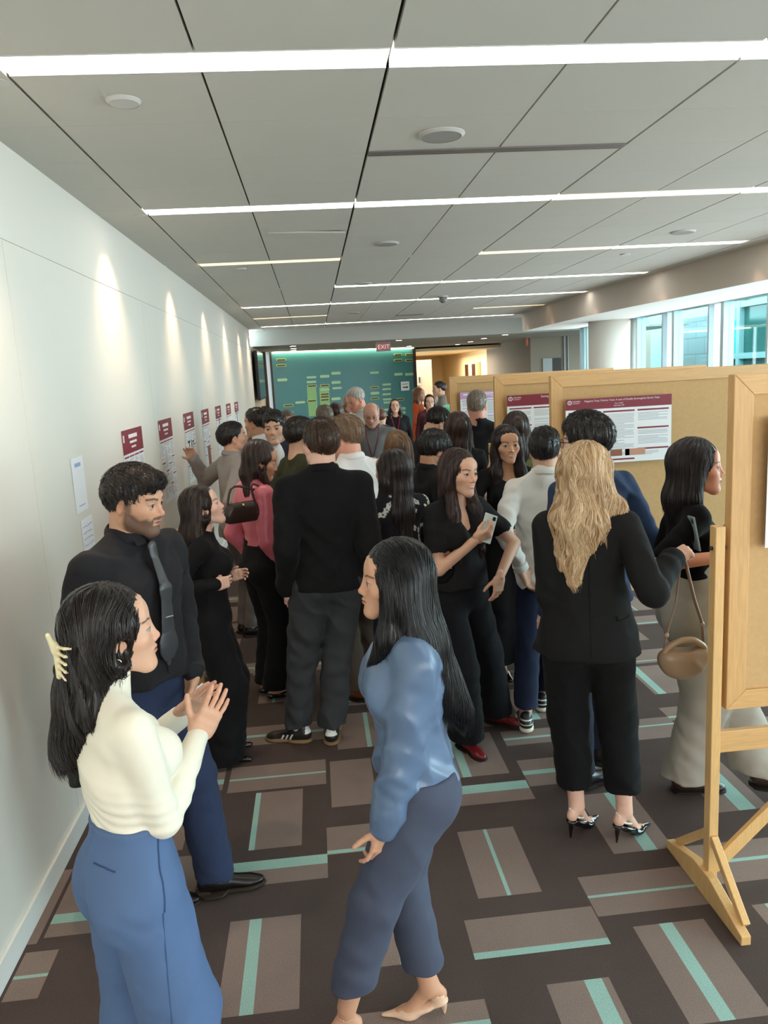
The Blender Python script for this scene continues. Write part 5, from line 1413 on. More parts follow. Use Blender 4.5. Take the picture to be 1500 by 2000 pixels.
# ---------------------------------------------------------------- the people
def bk(L, w=.060, dx=0, dy=-.10, f=.55): return ((0, -.055, -.02), [(dx * .5, -.085, -L * .5), (dx, dy, -L)], [w * 1.05, w * 1.1, w * .55], f)
def sd(s, L, y=.0, x=.085, w=.034, f=.8): return ((s * .062, -.01, -.02), [(s * x, y * .5 - .01, -L * .5), (s * x, y, -L)], [w, w * 1.05, w * .6], f)
BLK = (22, 17, 16); DBR = (40, 27, 22)
# ---- nearest three
def ex_white(sp, J, root):
    H = J['H']; S = J['S']
    # claw clip at the back of the head
    G = Fld(); G.T = Xf(H.R @ rot((0, 0, 1), .35) @ rot((0, 1, 0), .25), H.p((.018, -.118, -.035)), H.k)
    G.cap((0, -.012, -.045), (0, -.020, .045), .009, .007, k=.004, n=(1, 0, 0), f=.7); G.cap((0, -.02, .03), (.0, -.035, .075), .008, .006, k=.01)
    for k in range(5):
        z = -.032 + k * .017; G.cap((.0, -.014, z), (.030, -.010, z * 1.25), .0048, .004, k=.004); G.cap((.030, -.010, z * 1.25), (.046, .010, z * 1.3), .004, .0028, k=.003)
    fld_obj('claw_clip', G, .0024, M['horn'], root, color=srgb(226, 214, 176), rel=1)['label'] = 'cream claw clip'
    for s in (-1, 1):
        G = Fld(); G.T = H; G.tor((s * .082, -.004, -.052), .0085, .0019, R=rot((0, 1, 0), PI / 2), k=.001); fld_obj('earring', G, .0014, M['gold'], root, color=(1, .7, .4), rel=0)
    # welt pockets and belt loops on the trousers
    tr = [c for c in root.children if c.name.startswith('trousers')][0]; S = J['S']
    c = (56, 78, 116)
    seam(tr, [(.030, -.2, .925), (.065, -.2, .925), (.100, -.2, .922)], c, .0022, 'welt_pocket')
    seam(tr, [(.2, .03, .985), (.2, .012, .90), (.2, -.002, .82)], c, .0024, 'side_pocket'); seam(tr, [(.2, -.005, .82), (.22, -.01, .6), (.24, -.02, .3), (.26, -.02, .06)], (64, 88, 130), .0014, 'side_seam')
M['horn'] = attr_mat('horn_plastic', .25, .5, sss=.1)
def seam(o, pts, col, r=.0016, name='seam', n=26):
    Vv = np.empty(len(o.data.vertices) * 3, np.float32); o.data.vertices.foreach_get('co', Vv); Vv = Vv.reshape(-1, 3)
    Nn = np.empty(len(Vv) * 3, np.float32); o.data.vertices.foreach_get('normal', Nn); Nn = Nn.reshape(-1, 3)
    pts = np.array(pts, float); u = np.linspace(0, 1, n); t = np.linspace(0, 1, len(pts)); P = np.stack([np.interp(u, t, pts[:, i]) for i in range(3)], 1)
    Q = []
    for p in P:
        w = np.where(np.abs(p) >= .18, .6, 3.) if p[2] > .3 else np.array([.6 if abs(p[0]) >= .18 else 3, 1, 3.]); w[2] = 3; i = np.argsort((((Vv - p) * w) ** 2).sum(1))[:4]; Q.append(Vv[i].mean(0) + Nn[i].mean(0) * r * .2)
    Q = np.array(Q)
    for _ in range(2): Q[1:-1] = (Q[:-2] + 2 * Q[1:-1] + Q[2:]) / 4
    V, F = tubes(Q[None], np.full((1, n), r), 5); return new_obj(name, V, F, M['cloth'], o, np.array(srgb(col)))
CAST = []
def add(*a, **k): CAST.append((a, k))
add('white', (-.535, 1.80), -54, 'woman in white turtleneck and wide blue trousers gesturing with both hands', sex='f', S=1.60, skin='light', hyaw=-.30, hpitch=.02, waist=.93, bust=1.0, hk=1.0,
    hair=dict(style='long', col=(20, 16, 16), col2=(40, 31, 29), vol=.008, L=.36, ears=(1,), wave=1.2, lk=1.1, n=3200, drapeW=[((0, -.06, -.02), [(-.10, .00, -.16), (-.165, .02, -.31)], [.068, .066, .040], .75), ((.02, -.07, -.04), [(-.06, -.05, -.17), (-.13, -.02, -.30)], [.050, .050, .03], .8), ((-.05, -.03, -.04), [(-.06, .03, -.15), (-.14, .05, -.27)], [.045, .045, .03], .8)]),
    armR=dict(W=(-.365, 1.94, 1.12), poleW=(.0, -.1, -1), dirW=(.55, .12, .80), backW=(.35, -.90, .1), pose='open', spread=.11),
    armL=dict(W=(-.44, 2.09, 1.11), poleW=(.1, .3, -1), dirW=(.72, .05, .62), backW=(-.5, .7, .45), pose='flat', spread=.05),
    footR=(.06, -.02, .15), footL=(-.10, -.06, .2),
    top=dict(col=(232, 226, 210), col2=(240, 236, 226), mat='knitfine', neck='high', hem=.078, i=.006, fold=.0030, fz=24., fx=5., ruche=(.10, .0016), sr=(.027, .025, .0185), wr=.0012, name='turtleneck'),
    bottom=dict(col=(84, 107, 145), top=.095, w=(.054, .056, .066), hem=.012, i=.010, fold=.0045, belt=None, wr=.001), shoe=dict(type='flat', col=(30, 28, 28)), extra=ex_white)
def ex_black(sp, J, root):
    S, U, R = J['S'], J['U'], J['R']; nb = J['nb']
    G = Fld(); k0 = U((0, .058, .288)); a = U((.004, .088, .20)); b = U((.008, .083, .075)); c = U((.010, .080, .040))
    G.cap(k0, k0 - V3(0, -.004, .03), .021, .015, k=.004, n=R @ V3(0, 1, 0), f=.5); G.cap(k0 - V3(0, -.006, .03), a, .017, .026, k=.006, n=R @ V3(0, 1, 0), f=.2)
    G.cap(a, b, .026, .037, k=.006, n=R @ V3(0, 1, 0), f=.16); G.cap(b, c, .037, .014, k=.01, n=R @ V3(0, 1, 0), f=.2)
    fld_obj('necktie', G, .0026, M['satin'], root, color=srgb(62, 62, 66), rel=1)['label'] = 'charcoal necktie'
    p = U((.006, .0905, .140)); mb = MB().obox(p, (.019, .004, .003), R @ rot((0, 1, 0), -.12)); mb.build('tie_bar', M['metal'], root, bevel=.001)
    sh = [c_ for c_ in root.children if c_.name.startswith('shirt')][0]
    seam(sh, [(.016, .3, 1.40), (.018, .3, 1.25), (.02, .3, 1.10), (.02, .3, .97)], (24, 23, 26), .0020, 'placket')
    seam(sh, [(-.3, .03, 1.40), (-.26, .06, 1.30), (-.20, .10, 1.22)], (26, 25, 28), .0018, 'armhole_seam')
    # badge reel on the belt
    G = Fld(); q = U((-.072, .078, .006)); G.cap(q, q + V3(0, .006, 0), .017, .017, k=0); fld_obj('badge_reel', G, .003, M['dark_metal'], root, color=(.02, .02, .02), rel=0)
    V, Q = tubes(np.array([[q + V3(0, .006, -.01), q + V3(.006, .012, -.05), q + V3(.012, .016, -.085)]]), np.full((1, 3), .0016)); new_obj('badge_cord', V, Q, M['rubber'], root, np.array([.02, .02, .02]))
    MB().obox(q + V3(.016, .018, -.125), (.027, .0025, .042), rot((0, 0, 1), .1)).build('name_badge', M['paper'], root)
add('black', (-.72, 2.90), -122, 'bearded man in black shirt and grey tie beside the left wall', sex='m', S=1.775, skin='olive', hyaw=.28, hpitch=-.16, beard=.85, brow=(24, 18, 16), wide=1.13, lip=(160, 100, 92), gaze=.001, hk=1.0,
    hair=dict(style='short', col=(18, 15, 15), col2=(52, 42, 40), top=.022, quiff=1, vol=.007, n=3000, comb=(.35, .75, .0), tuft=.055, nape=-.05),
    armR=dict(W=(-1.02, 2.82, .80), pole=(1, -.5, 0), pose='curl'), armL=dict(W=(-.545, 2.92, .925), pole=(-.9, -.8, -.1), dirW=(-.35, -.1, -.9), pose='relax'),
    footWR=(-.78, 2.84, -100), footWL=(-.53, 2.86, -84),
    top=dict(col=(36, 35, 38), neck='collar', hem=-.004, i=.011, bulk=.004, fold=.0062, fz=13., fx=9., sr=(.036, .031, .024), cuff=(44, 43, 46), wr=.0022),
    bottom=dict(col=(46, 55, 82), top=.018, w=(.056, .045, .037), hem=.04, i=.010, belt=(24, 22, 22), fold=.005), shoe=dict(type='dress', col=(20, 18, 18), laces=1, sole=(50, 38, 30)), extra=ex_black)
def ex_blue(sp, J, root):
    pass
add('blue', (.222, 2.12), 92, 'woman in blue satin blouse and slate trousers facing left in the foreground', sex='f', S=1.535, skin='olive', heel=.05, hpitch=.04, shrug=-.014, lean=.02, hipk=1.04, bust=1.06, hk=1.0, brow=(26, 20, 18), lip=(186, 104, 98), gaze=-.001,
    hair=dict(style='long', col=(14, 14, 16), col2=(30, 31, 35), vol=.012, L=.50, wave=.6, part=.015, n=3600, lk=1.15, face=-.010, open=.012,
        drape=[((0, -.055, .0), [(-.01, -.09, -.20), (-.01, -.20, -.45)], [.075, .074, .038], .8), ((-.055, -.02, -.02), [(-.075, -.05, -.18), (-.05, -.14, -.40)], [.052, .055, .028], .8), ((-.066, .015, -.03), [(-.070, .030, -.16), (-.035, .085, -.275)], [.030, .034, .020], .9), ((.055, -.02, -.02), [(.07, -.04, -.18), (.05, -.12, -.36)], [.045, .045, .025], .8)]),
    armL=dict(W=(.085, 1.99, .615), pole=(-.3, -1, .1), dirW=(-.30, -.05, -.85), backW=(.4, -.9, -.1), pose=((8, 30, 20), (30, 40, 25), (44, 50, 30), (20, 30, 20), (1.1, .1)), spread=.14),
    armR=dict(W=(.16, 2.34, .72), pole=(.3, -1, .1), pose='relax'),
    footWL=(-.04, 2.055, 96), footWR=(.235, 2.135, 84), kpoleL=(-.1, 1, 0), kpoleR=(.1, 1, 0),
    top=dict(col=(94, 115, 145), mat='satin', neck='collar', hem=.004, i=.016, bulk=.013, fold=.0062, fz=16., fx=13., sr=(.037, .035, .025), wr=.0028, bishop=1, name='blouse'),
    bottom=dict(col=(74, 80, 98), top=.022, w=(.060, .041, .031), hem=.085, i=.014, fold=.0035), shoe=dict(type='heel', col=(224, 186, 160), mat='leather', strap=(222, 184, 158)), extra=ex_blue)
# ---- middle distance
add('sweater', (.005, 4.08), 8, 'tall man in black sweater and dark jeans standing with his back to the camera', side=.03, sex='m', S=1.84, skin='fair', hyaw=.30, brow=(60, 44, 36), wide=1.04,
    hair=dict(style='short', col=(44, 30, 24), col2=(92, 66, 50), top=.014, vol=.008, comb=(.1, -.6, 0), nape=-.078, tuft=.05, n=1800),
    armL=dict(W=(-.215, 4.07, .92), pole=(-.15, -1, 0)), armR=dict(W=(.19, 4.12, .92), pole=(.15, -1, 0)),
    footWL=(-.22, 4.13, 72), footWR=(-.03, 4.10, -4),
    top=dict(col=(26, 26, 28), mat='knit', neck='collar', hem=-.035, i=.015, bulk=.012, fold=.0045, fz=7., sr=(.039, .034, .028), wr=.002, skirt=.098, name='sweater'),
    bottom=dict(col=(58, 60, 64), top=.03, w=(.056, .043, .036), hem=.052, i=.009, fold=.006, name='jeans', wr=.003), shoe=dict(type='sneaker', col=(36, 36, 34), stripes=1, sole=(134, 108, 78), laces=1, th=.020), extra=lambda sp, J, root: ex_jeans(sp, J, root))
add('leftw', (-.62, 4.02), -86, 'woman in black top and wide black trousers looking up to the right', sex='f', S=1.53, skin='fair', hpitch=.24, hyaw=.0, brow=(40, 28, 22), bust=1.05, hk=1.02,
    hair=dict(style='long', col=(34, 22, 18), col2=(70, 48, 38), vol=.010, L=.40, ears=(1,), n=1500, drape=[((0, -.05, .0), [(0, -.09, -.18), (0, -.12, -.36)], [.072, .074, .050], .8), ((.05, -.03, -.02), [(.08, -.05, -.15), (.06, -.08, -.33)], [.040, .042, .03], .8)]),
    armR=dict(W=(-.56, 3.87, 1.02), poleW=(-1, -.25, -.3), pose='curl', dirW=(.8, .6, 0)), armL=dict(W=(-.52, 4.12, 1.0), poleW=(-1, .3, -.2)),
    top=dict(col=(20, 20, 22), neck='crew', hem=.10, i=.009, fold=.003, name='blouse', sr=(.029, .026, .020)), bottom=dict(col=(20, 20, 23), top=.118, w=(.054, .058, .072), hem=.015, i=.009, fold=.004, name='wide_trousers'), shoe=dict(type='flat', col=(20, 20, 20)))
add('pink', (-.40, 4.82), -62, 'woman in pink blouse with a brown shoulder bag looking down', sex='f', S=1.70, skin='tan', hpitch=-.34, hyaw=-.42, closed=1, brow=(50, 36, 30),
    hair=dict(style='long', col=(38, 26, 24), col2=(92, 66, 56), vol=.006, L=.46, ears=(1,), n=1300, drape=[bk(.36, .05), sd(1, .40, .06, .06, .026), sd(-1, .38, .04)]),
    armR=dict(w=(.165, .13, .86), pole=(.2, -1, 0)), armL=dict(w=(-.165, .06, .87), pole=(-.3, -1, 0)),
    top=dict(col=(206, 104, 118), mat='satin', neck='crew', hem=.07, i=.011, fold=.005, bishop=1, sr=(.034, .030, .022), name='blouse'), bottom=dict(col=(20, 20, 22), top=.09, w=(.05, .046, .05), name='trousers'), shoe=dict(type='flat', col=(16, 16, 16)))
add('greysuit', (-.66, 6.12), -62, 'man in light grey suit jacket looking at the wall posters', sex='m', S=1.75, skin='light', hpitch=.18, hyaw=-.15, hair=dict(style='short', col=BLK, col2=(44, 38, 36), top=.012, nape=-.05, n=900), armR=dict(w=(.22, .02, .95)), armL=dict(W=(-1.0, 6.3, 1.45), pole=(-1, -.5, -.4), pose='relax'),
    top=dict(col=(150, 144, 142), neck='jacket', hem=-.06, i=.014, skirt=.105, bulk=.004, name='suit_jacket', sr=(.037, .033, .026), col2=(146, 140, 138)), bottom=dict(col=(120, 116, 116)), shoe=dict(type='dress', col=(30, 26, 24)))
add('wallman', (-.50, 6.95), 62, 'dark haired man in white collared shirt facing the left wall', sex='m', S=1.82, skin='tan', hair=dict(style='short', col=BLK, top=.012, n=800), top=dict(col=(226, 226, 226), neck='collar', hem=-.03), bottom=dict(col=(40, 42, 50)), shoe=dict(type='dress', col=(30, 26, 24)))
add('smile', (-.318, 6.2), 172, 'smiling man in dark suit and maroon tie facing the camera', sex='m', S=1.81, skin='light', smile=1.0, hroll=.05, hair=dict(style='curly', col=BLK, col2=(50, 42, 40), top=.030, vol=.010, n=1500, hairline=.006),
    top=dict(col=(44, 46, 56), neck='jacket', hem=-.06, i=.014, skirt=.105, inner=(228, 226, 224), name='suit_jacket', sr=(.037, .033, .026)), bottom=dict(col=(40, 42, 52)), shoe=dict(type='dress', col=(20, 20, 20)), extra=lambda sp, J, root: tie(sp, J, root, (110, 30, 56)))
add('backhair', (-.49, 7.9), 20, 'brown haired man mostly hidden behind the smiling man', sex='m', S=1.79, hair=dict(style='curly', col=(50, 36, 28), top=.02, n=500), top=dict(col=(60, 60, 70)), bottom=dict(col=(40, 40, 50)))
add('specs', (-.31, 8.3), -150, 'grey haired man with glasses behind the smiling man', sex='m', S=1.73, hair=dict(style='short', col=(110, 96, 84), top=.01, n=400), glasses=(200, 200, 205), top=dict(col=(120, 120, 130)), bottom=dict(col=(40, 40, 50)))
add('olive', (-.13, 5.5), -62, 'young man in olive sweater with a cream neckline', sex='m', S=1.785, skin='light', hair=dict(style='short', col=(26, 20, 18), col2=(60, 48, 42), top=.014, vol=.008, nape=-.07, n=1200), hyaw=-.0,
    armL=dict(w=(-.20, .10, 1.0)), top=dict(col=(58, 60, 42), mat='knit', neck='crew', hem=-.03, i=.013, name='sweater'), bottom=dict(col=(50, 48, 46)), shoe=dict(type='dress', col=(60, 40, 30)), extra=lambda sp, J, root: vneck(sp, J, root))
add('olivebehind', (-.185, 6.95), -20, 'dark haired man behind the man in the olive sweater', sex='m', S=1.72, hair=dict(style='short', col=BLK, top=.012, n=700), top=dict(col=(40, 40, 46)), bottom=dict(col=(36, 36, 40)))
add('whiteold', (.195, 4.68), 38, 'grey brown haired man in white shirt seen from behind', sex='m', S=1.825, skin=(222, 160, 136), wide=1.12, hyaw=.30, hpitch=-.06, hair=dict(style='short', col=(112, 84, 62), col2=(168, 142, 116), top=.010, vol=.006, nape=-.055, n=1600, hairline=.01),
    armR=dict(w=(.24, .05, 1.0)), armL=dict(w=(-.2, .2, 1.12), pole=(-.5, -1, -.5)), top=dict(col=(232, 224, 222), neck='collar', hem=-.01, i=.013, bulk=.02, fold=.005), bottom=dict(col=(84, 70, 60), w=(.056, .046, .040)), shoe=dict(type='dress', col=(112, 66, 40)))
add('floral', (.425, 4.26), 22, 'woman with long dark hair in a black floral blouse', sex='f', S=1.635, skin='olive', hyaw=.5, hair=dict(style='long', col=(24, 18, 18), col2=(58, 44, 40), vol=.008, L=.50, n=1500, drape=[bk(.46, .062, .01, -.12), sd(1, .44, -.04, .09, .036), sd(-1, .40, -.02)]),
    armL=dict(w=(-.20, .12, .95)), top=dict(col=(26, 24, 30), neck='crew', hem=-.02, i=.012, fold=.004, name='floral_blouse', paint=lambda V, C, J, U: flowers(V, C)), bottom=dict(col=(30, 34, 50), w=(.05, .04, .04)), shoe=dict(type='flat', col=(20, 20, 20)))
add('ltbrown', (.56, 5.35), -14, 'woman with long light brown hair in a black top seen from behind', sex='f', S=1.66, skin='fair', hair=dict(style='long', col=(98, 68, 46), col2=(176, 138, 100), vol=.008, L=.50, n=1600, drape=[bk(.42, .062), sd(1, .40, -.03), sd(-1, .40, -.03)]),
    top=dict(col=(24, 24, 26), hem=-.02), bottom=dict(col=(24, 24, 28)), shoe=dict(type='flat', col=(20, 20, 20)))
add('beard', (.72, 4.92), -72, 'bearded man with thick black hair in a black shirt looking down', sex='m', S=1.68, skin='tan', beard=1.0, hpitch=-.30, hyaw=.12, brow=BLK, hair=dict(style='curly', col=(16, 13, 13), col2=(46, 38, 36), top=.022, vol=.016, fringe=1, n=1500, nape=-.085),
    top=dict(col=(24, 24, 26), neck='collar', hem=-.03), bottom=dict(col=(28, 28, 32)), shoe=dict(type='dress', col=(20, 20, 20)))
add('phone', (.70, 3.90), -152, 'woman in black short sleeved blouse holding a phone and smiling', sex='f', S=1.655, skin='light', smile=.9, hyaw=.14, hpitch=-.05, hroll=-.06, lip=(196, 104, 100), brow=(44, 32, 28), bare=1, closed=0,
    hair=dict(style='long', col=(34, 24, 22), col2=(84, 58, 50), vol=.008, L=.46, n=1800, wave=.4, part=-.01, drape=[bk(.34, .055), sd(1, .40, .075, .072, .030), sd(-1, .40, .075, .072, .030)]),
    armR=dict(W=(.765, 3.74, 1.185), poleW=(-.6, .1, -.8), dirW=(.75, -.25, .40), backW=(.1, -.8, -.5), pose='hold'), armL=dict(W=(.895, 3.80, .965), poleW=(.6, .4, 0), dirW=(-.15, -.05, -.95), backW=(.5, -.8, 0), pose='relax'),
    footWR=(.70, 3.86, 200), footWL=(.92, 4.10, 232),
    top=dict(col=(18, 17, 19), mat='satinmatte', neck='sv', hem=.02, i=.010, sleeve=.42, endr=.037, sr=(.031, .034, .03), skirt=.092, fold=.004, name='blouse'), bottom=dict(col=(17, 18, 22), top=.09, w=(.052, .050, .056), hem=.035, fold=.0035), shoe=dict(type='dress', col=(112, 26, 34)))
add('dress', (1.225, 4.93), -172, 'smiling woman with long dark hair in a black scoop neck outfit', sex='f', S=1.68, skin='olive', smile=.8, hyaw=-.10, brow=(22, 16, 16), hair=dict(style='long', col=(24, 18, 18), col2=(62, 48, 44), vol=.012, L=.42, n=1600, wave=.5, part=0, drape=[bk(.32, .055), sd(1, .34, .05, .085, .034), sd(-1, .36, .05, .085, .034)]),
    armR=dict(W=(1.12, 4.66, 1.02), poleW=(-.8, .3, -.4), dirW=(.9, -.1, -.3), pose='relax'), armL=dict(w=(-.22, .05, .92)), footWR=(1.13, 4.82, 190), footWL=(1.42, 4.72, 186),
    top=dict(col=(20, 20, 22), neck='scoop', hem=.02, i=.010, name='top', sleeve=1.0), bottom=dict(col=(20, 20, 22), top=.09, w=(.052, .054, .062), hem=.06), shoe=dict(type='flat', col=(16, 16, 16)))
add('whiteback', (1.25, 4.15), -16, 'young man in untucked white shirt and navy trousers seen from behind', sex='m', S=1.715, skin='light', hyaw=-.15, hair=dict(style='short', col=(20, 17, 17), col2=(46, 38, 38), top=.016, vol=.008, nape=-.055, n=1600),
    armL=dict(W=(1.075, 4.03, .93), pole=(-.5, -1, 0), dirW=(.35, 0, -.9)), footWL=(1.07, 4.01, -8), footWR=(1.25, 4.26, -30),
    top=dict(col=(224, 220, 214), neck='collar', hem=-.055, hemtilt=.0, i=.014, bulk=.008, skirt=.102, fold=.0095, fz=12., cuff=(224, 220, 214), name='shirt', wr=.003), bottom=dict(col=(32, 40, 62), w=(.050, .038, .034), hem=.075), shoe=dict(type='sneaker', col=(36, 38, 44), trim=(232, 228, 216), sole=(228, 218, 200), th=.028))
add('blonde', (1.045, 2.93), -14, 'woman with long wavy blonde hair in black blazer and black trousers', sex='f', S=1.665, skin='fair', heel=.075, hyaw=-.85, hpitch=-.02, brow=(120, 92, 66), hk=1.0,
    hair=dict(style='long', col=(164, 126, 84), col2=(248, 224, 186), vol=.014, L=.50, n=3400, wave=1.8, ridge=.004, lk=1.1, drape=[((0, -.05, .0), [(-.03, -.085, -.19), (-.065, -.105, -.40)], [.080, .086, .034], .62), ((-.06, -.02, -.02), [(-.105, -.06, -.17), (-.11, -.085, -.34)], [.045, .050, .026], .8), ((.06, -.02, -.02), [(.095, -.03, -.14), (.085, -.02, -.25)], [.040, .042, .022], .8)]),
    armR=dict(W=(1.392, 2.90, 1.235), poleW=(.3, -.5, -.9), dirW=(.85, .1, .42), backW=(-.2, -.4, .85), pose='grip'), armL=dict(w=(-.11, .20, .97), pole=(-.15, -1, -.2), pose='relax'),
    footWL=(1.02, 3.00, -52), footWR=(1.205, 2.925, -62),
    top=dict(col=(22, 22, 23), neck='crew', collar=1, hem=-.052, i=.014, skirt=.124, bulk=.008, fold=.0035, fz=6., sr=(.035, .032, .027), wr=.0022, name='blazer', hipk=1.02), bottom=dict(col=(16, 17, 19), top=.06, w=(.055, .046, .039), hem=.095, fold=.003),
    shoe=dict(type='heel', col=(14, 14, 15), sling=1, strap=(232, 228, 222)), extra=lambda sp, J, root: ex_blazer(sp, J, root))
add('navy', (1.295, 3.56), 22, 'man with curly black hair and glasses in navy shirt reading the poster', sex='m', S=1.815, skin='fair', hyaw=.62, brow=(24, 20, 20), glasses=(20, 20, 22), hair=dict(style='curly', col=(18, 16, 17), col2=(52, 46, 46), top=.030, vol=.014, nape=-.07, n=2200, tuft=.05),
    footWL=(1.16, 3.35, -70), footWR=(1.36, 3.60, -20), armR=dict(w=(.24, .03, .95)), top=dict(col=(44, 58, 86), neck='collar', hem=-.04, i=.014, bulk=.006, fold=.006, skirt=.1), bottom=dict(col=(38, 44, 60)), shoe=dict(type='dress', col=(24, 24, 28)))
add('grey', (1.645, 3.26), -100, 'woman in black knit top and light grey wide trousers facing right', sex='f', S=1.695, skin=(222, 160, 136), hyaw=-.22, brow=(36, 26, 22), lip=(184, 100, 98), bare=1, hk=1.01, hipk=.93,
    hair=dict(style='long', col=(22, 18, 20), col2=(58, 50, 52), vol=.012, L=.32, n=2400, part=.01, open=.018, face=-.012, drape=[bk(.26, .062, .0, -.09, .8), sd(1, .24, -.05, .080, .030), sd(-1, .24, -.02)]),
    armR=dict(W=(1.62, 2.95, 1.215), poleW=(-1, -.1, -.5), dirW=(.75, .2, .25), backW=(.1, -.6, .7), pose='curl'), armL=dict(W=(1.75, 3.30, 1.2), poleW=(-.6, .3, -.8), pose='curl'),
    footWR=(1.64, 3.24, -98), footWL=(1.95, 3.10, -110),
    top=dict(col=(15, 15, 17), mat='knit', neck='crew', hem=.10, i=.010, sleeve=.42, cut=0, endr=.030, sr=(.030, .031, .03), name='knit_top', fold=.004), bottom=dict(col=(170, 164, 154), top=.135, w=(.056, .058, .062), hem=.045, i=.009, fold=.006, mat='cloth', name='wide_trousers'),
    shoe=dict(type='boot', col=(52, 36, 28)), extra=lambda sp, J, root: hipbadge(sp, J, root))
# ---- far part of the room
add('greyhair', (1.47, 6.95), -10, 'grey haired man in black tee shirt at the lilac poster', sex='m', S=1.86, skin=(222, 160, 140), wide=1.1, hyaw=-.15, hair=dict(style='fade', col=(120, 108, 96), col2=(190, 180, 168), top=.014, n=900), top=dict(col=(28, 30, 36), neck='crew', hem=-.03, bulk=.012, sleeve=.45), bottom=dict(col=(40, 44, 56)), shoe=dict(type='sneaker', col=(60, 60, 60)))
add('longbrown', (1.07, 5.75), 6, 'woman with long straight dark brown hair seen from behind', sex='f', S=1.74, hair=dict(style='long', col=(46, 32, 28), col2=(88, 64, 54), vol=.010, L=.5, n=1200, drape=[bk(.46, .066), sd(1, .42, -.04), sd(-1, .42, -.04)]), top=dict(col=(26, 26, 28)), bottom=dict(col=(26, 26, 28)), shoe=dict(type='flat', col=(20, 20, 20)))
add('boardwoman', (1.45, 5.50), -4, 'woman with dark brown hair reading the third board, bare arms', sex='f', S=1.735, bare=1, skin='light', hair=dict(style='long', col=(46, 34, 30), col2=(84, 64, 56), vol=.008, L=.36, n=1000, drape=[bk(.30, .058), sd(1, .28, -.02), sd(-1, .28, -.02)]), armL=dict(w=(-.26, .08, .98)), top=dict(col=(120, 130, 90), sleeve=.08, hem=.0), bottom=dict(col=(40, 40, 44)), shoe=dict(type='flat', col=(30, 30, 30)))
add('bowed', (.92, 6.55), -72, 'dark haired man with glasses bending his head, in a black jacket', sex='m', S=1.77, skin='light', hpitch=-.55, hyaw=.1, lean=.12, glasses=(30, 30, 30), hair=dict(style='short', col=BLK, col2=(44, 40, 42), top=.022, vol=.010, n=1000), top=dict(col=(30, 32, 38), neck='jacket', hem=-.06, skirt=.105, inner=(60, 60, 66)), bottom=dict(col=(30, 30, 34)), shoe=dict(type='dress', col=(20, 20, 20)))
add('darkbehind', (1.17, 7.2), 0, 'dark haired man behind the long haired woman', sex='m', S=1.685, hair=dict(style='short', col=BLK, top=.014, n=500), top=dict(col=(30, 30, 34)), bottom=dict(col=(30, 30, 34)))
add('polo', (.60, 8.2), 172, 'bald man with glasses in grey polo shirt looking down', sex='m', S=1.775, skin=(214, 160, 138), hpitch=-.32, beard=.35, brow=(120, 110, 104), wide=1.12, glasses=(30, 30, 30), hair=dict(style='rim', col=(150, 140, 132), vol=.004, n=0), lanyard=(120, 30, 40), armR=dict(w=(.16, .22, 1.05)), armL=dict(w=(-.16, .22, 1.05)), top=dict(col=(122, 122, 124), neck='collar', col2=(120, 40, 44), hem=-.03, bulk=.02, sleeve=.6), bottom=dict(col=(50, 50, 58)), shoe=dict(type='dress', col=(30, 30, 30)))
add('oldwhite', (.60, 9.4), 122, 'older white haired man in white shirt leaning over to the left', sex='m', S=1.93, skin=(224, 160, 136), hpitch=-.3, lean=.10, wide=1.08, hair=dict(style='short', col=(168, 160, 150), col2=(220, 214, 206), top=.006, n=500, hairline=.02), top=dict(col=(222, 222, 220), neck='collar', bulk=.015), bottom=dict(col=(60, 60, 70)), shoe=dict(type='dress', col=(30, 30, 30)))
add('blondgrey', (.45, 10.4), -160, 'woman with ash blonde shoulder length hair looking down', sex='f', S=1.81, hpitch=-.4, closed=1, hair=dict(style='long', col=(128, 106, 84), col2=(178, 156, 130), L=.2, n=400, drape=[bk(.16, .05), sd(1, .18, .02), sd(-1, .18, .02)]), top=dict(col=(60, 66, 80)), bottom=dict(col=(40, 40, 50)))
add('brownq', (.24, 8.9), 0, 'brown haired woman behind the tall man in the black sweater', sex='f', S=1.765, hair=dict(style='long', col=(56, 34, 26), L=.2, n=300, drape=[bk(.16, .05), sd(1, .18, .0), sd(-1, .18, .0)]), top=dict(col=(70, 50, 50)), bottom=dict(col=(40, 40, 50)))
add('greyr', (.10, 7.9), 10, 'short grey haired person behind the man in the black sweater', sex='m', S=1.775, hair=dict(style='short', col=(104, 92, 80), col2=(150, 138, 124), top=.014, n=400), top=dict(col=(90, 94, 110)), bottom=dict(col=(40, 40, 50)))
add('browns', (.86, 10.2), 0, 'short auburn haired person seen from behind beside the bald man', sex='m', S=1.61, hair=dict(style='short', col=(96, 56, 40), col2=(130, 84, 60), top=.012, nape=-.09, n=400), top=dict(col=(70, 60, 60)), bottom=dict(col=(40, 40, 50)))
add('lanyardw', (1.29, 12.4), 176, 'woman in black jacket with glasses and a red lanyard by the green wall', sex='f', S=1.65, skin='light', hpitch=.15, glasses=(20, 20, 20), wide=1.15, hair=dict(style='long', col=(24, 18, 18), L=.22, n=0, drape=[bk(.2, .05), sd(1, .2, .02), sd(-1, .2, .02)]), lanyard=(170, 30, 60), top=dict(col=(26, 26, 28), bulk=.02), bottom=dict(col=(26, 26, 28)), shoe=dict(type='flat', col=(20, 20, 20)))
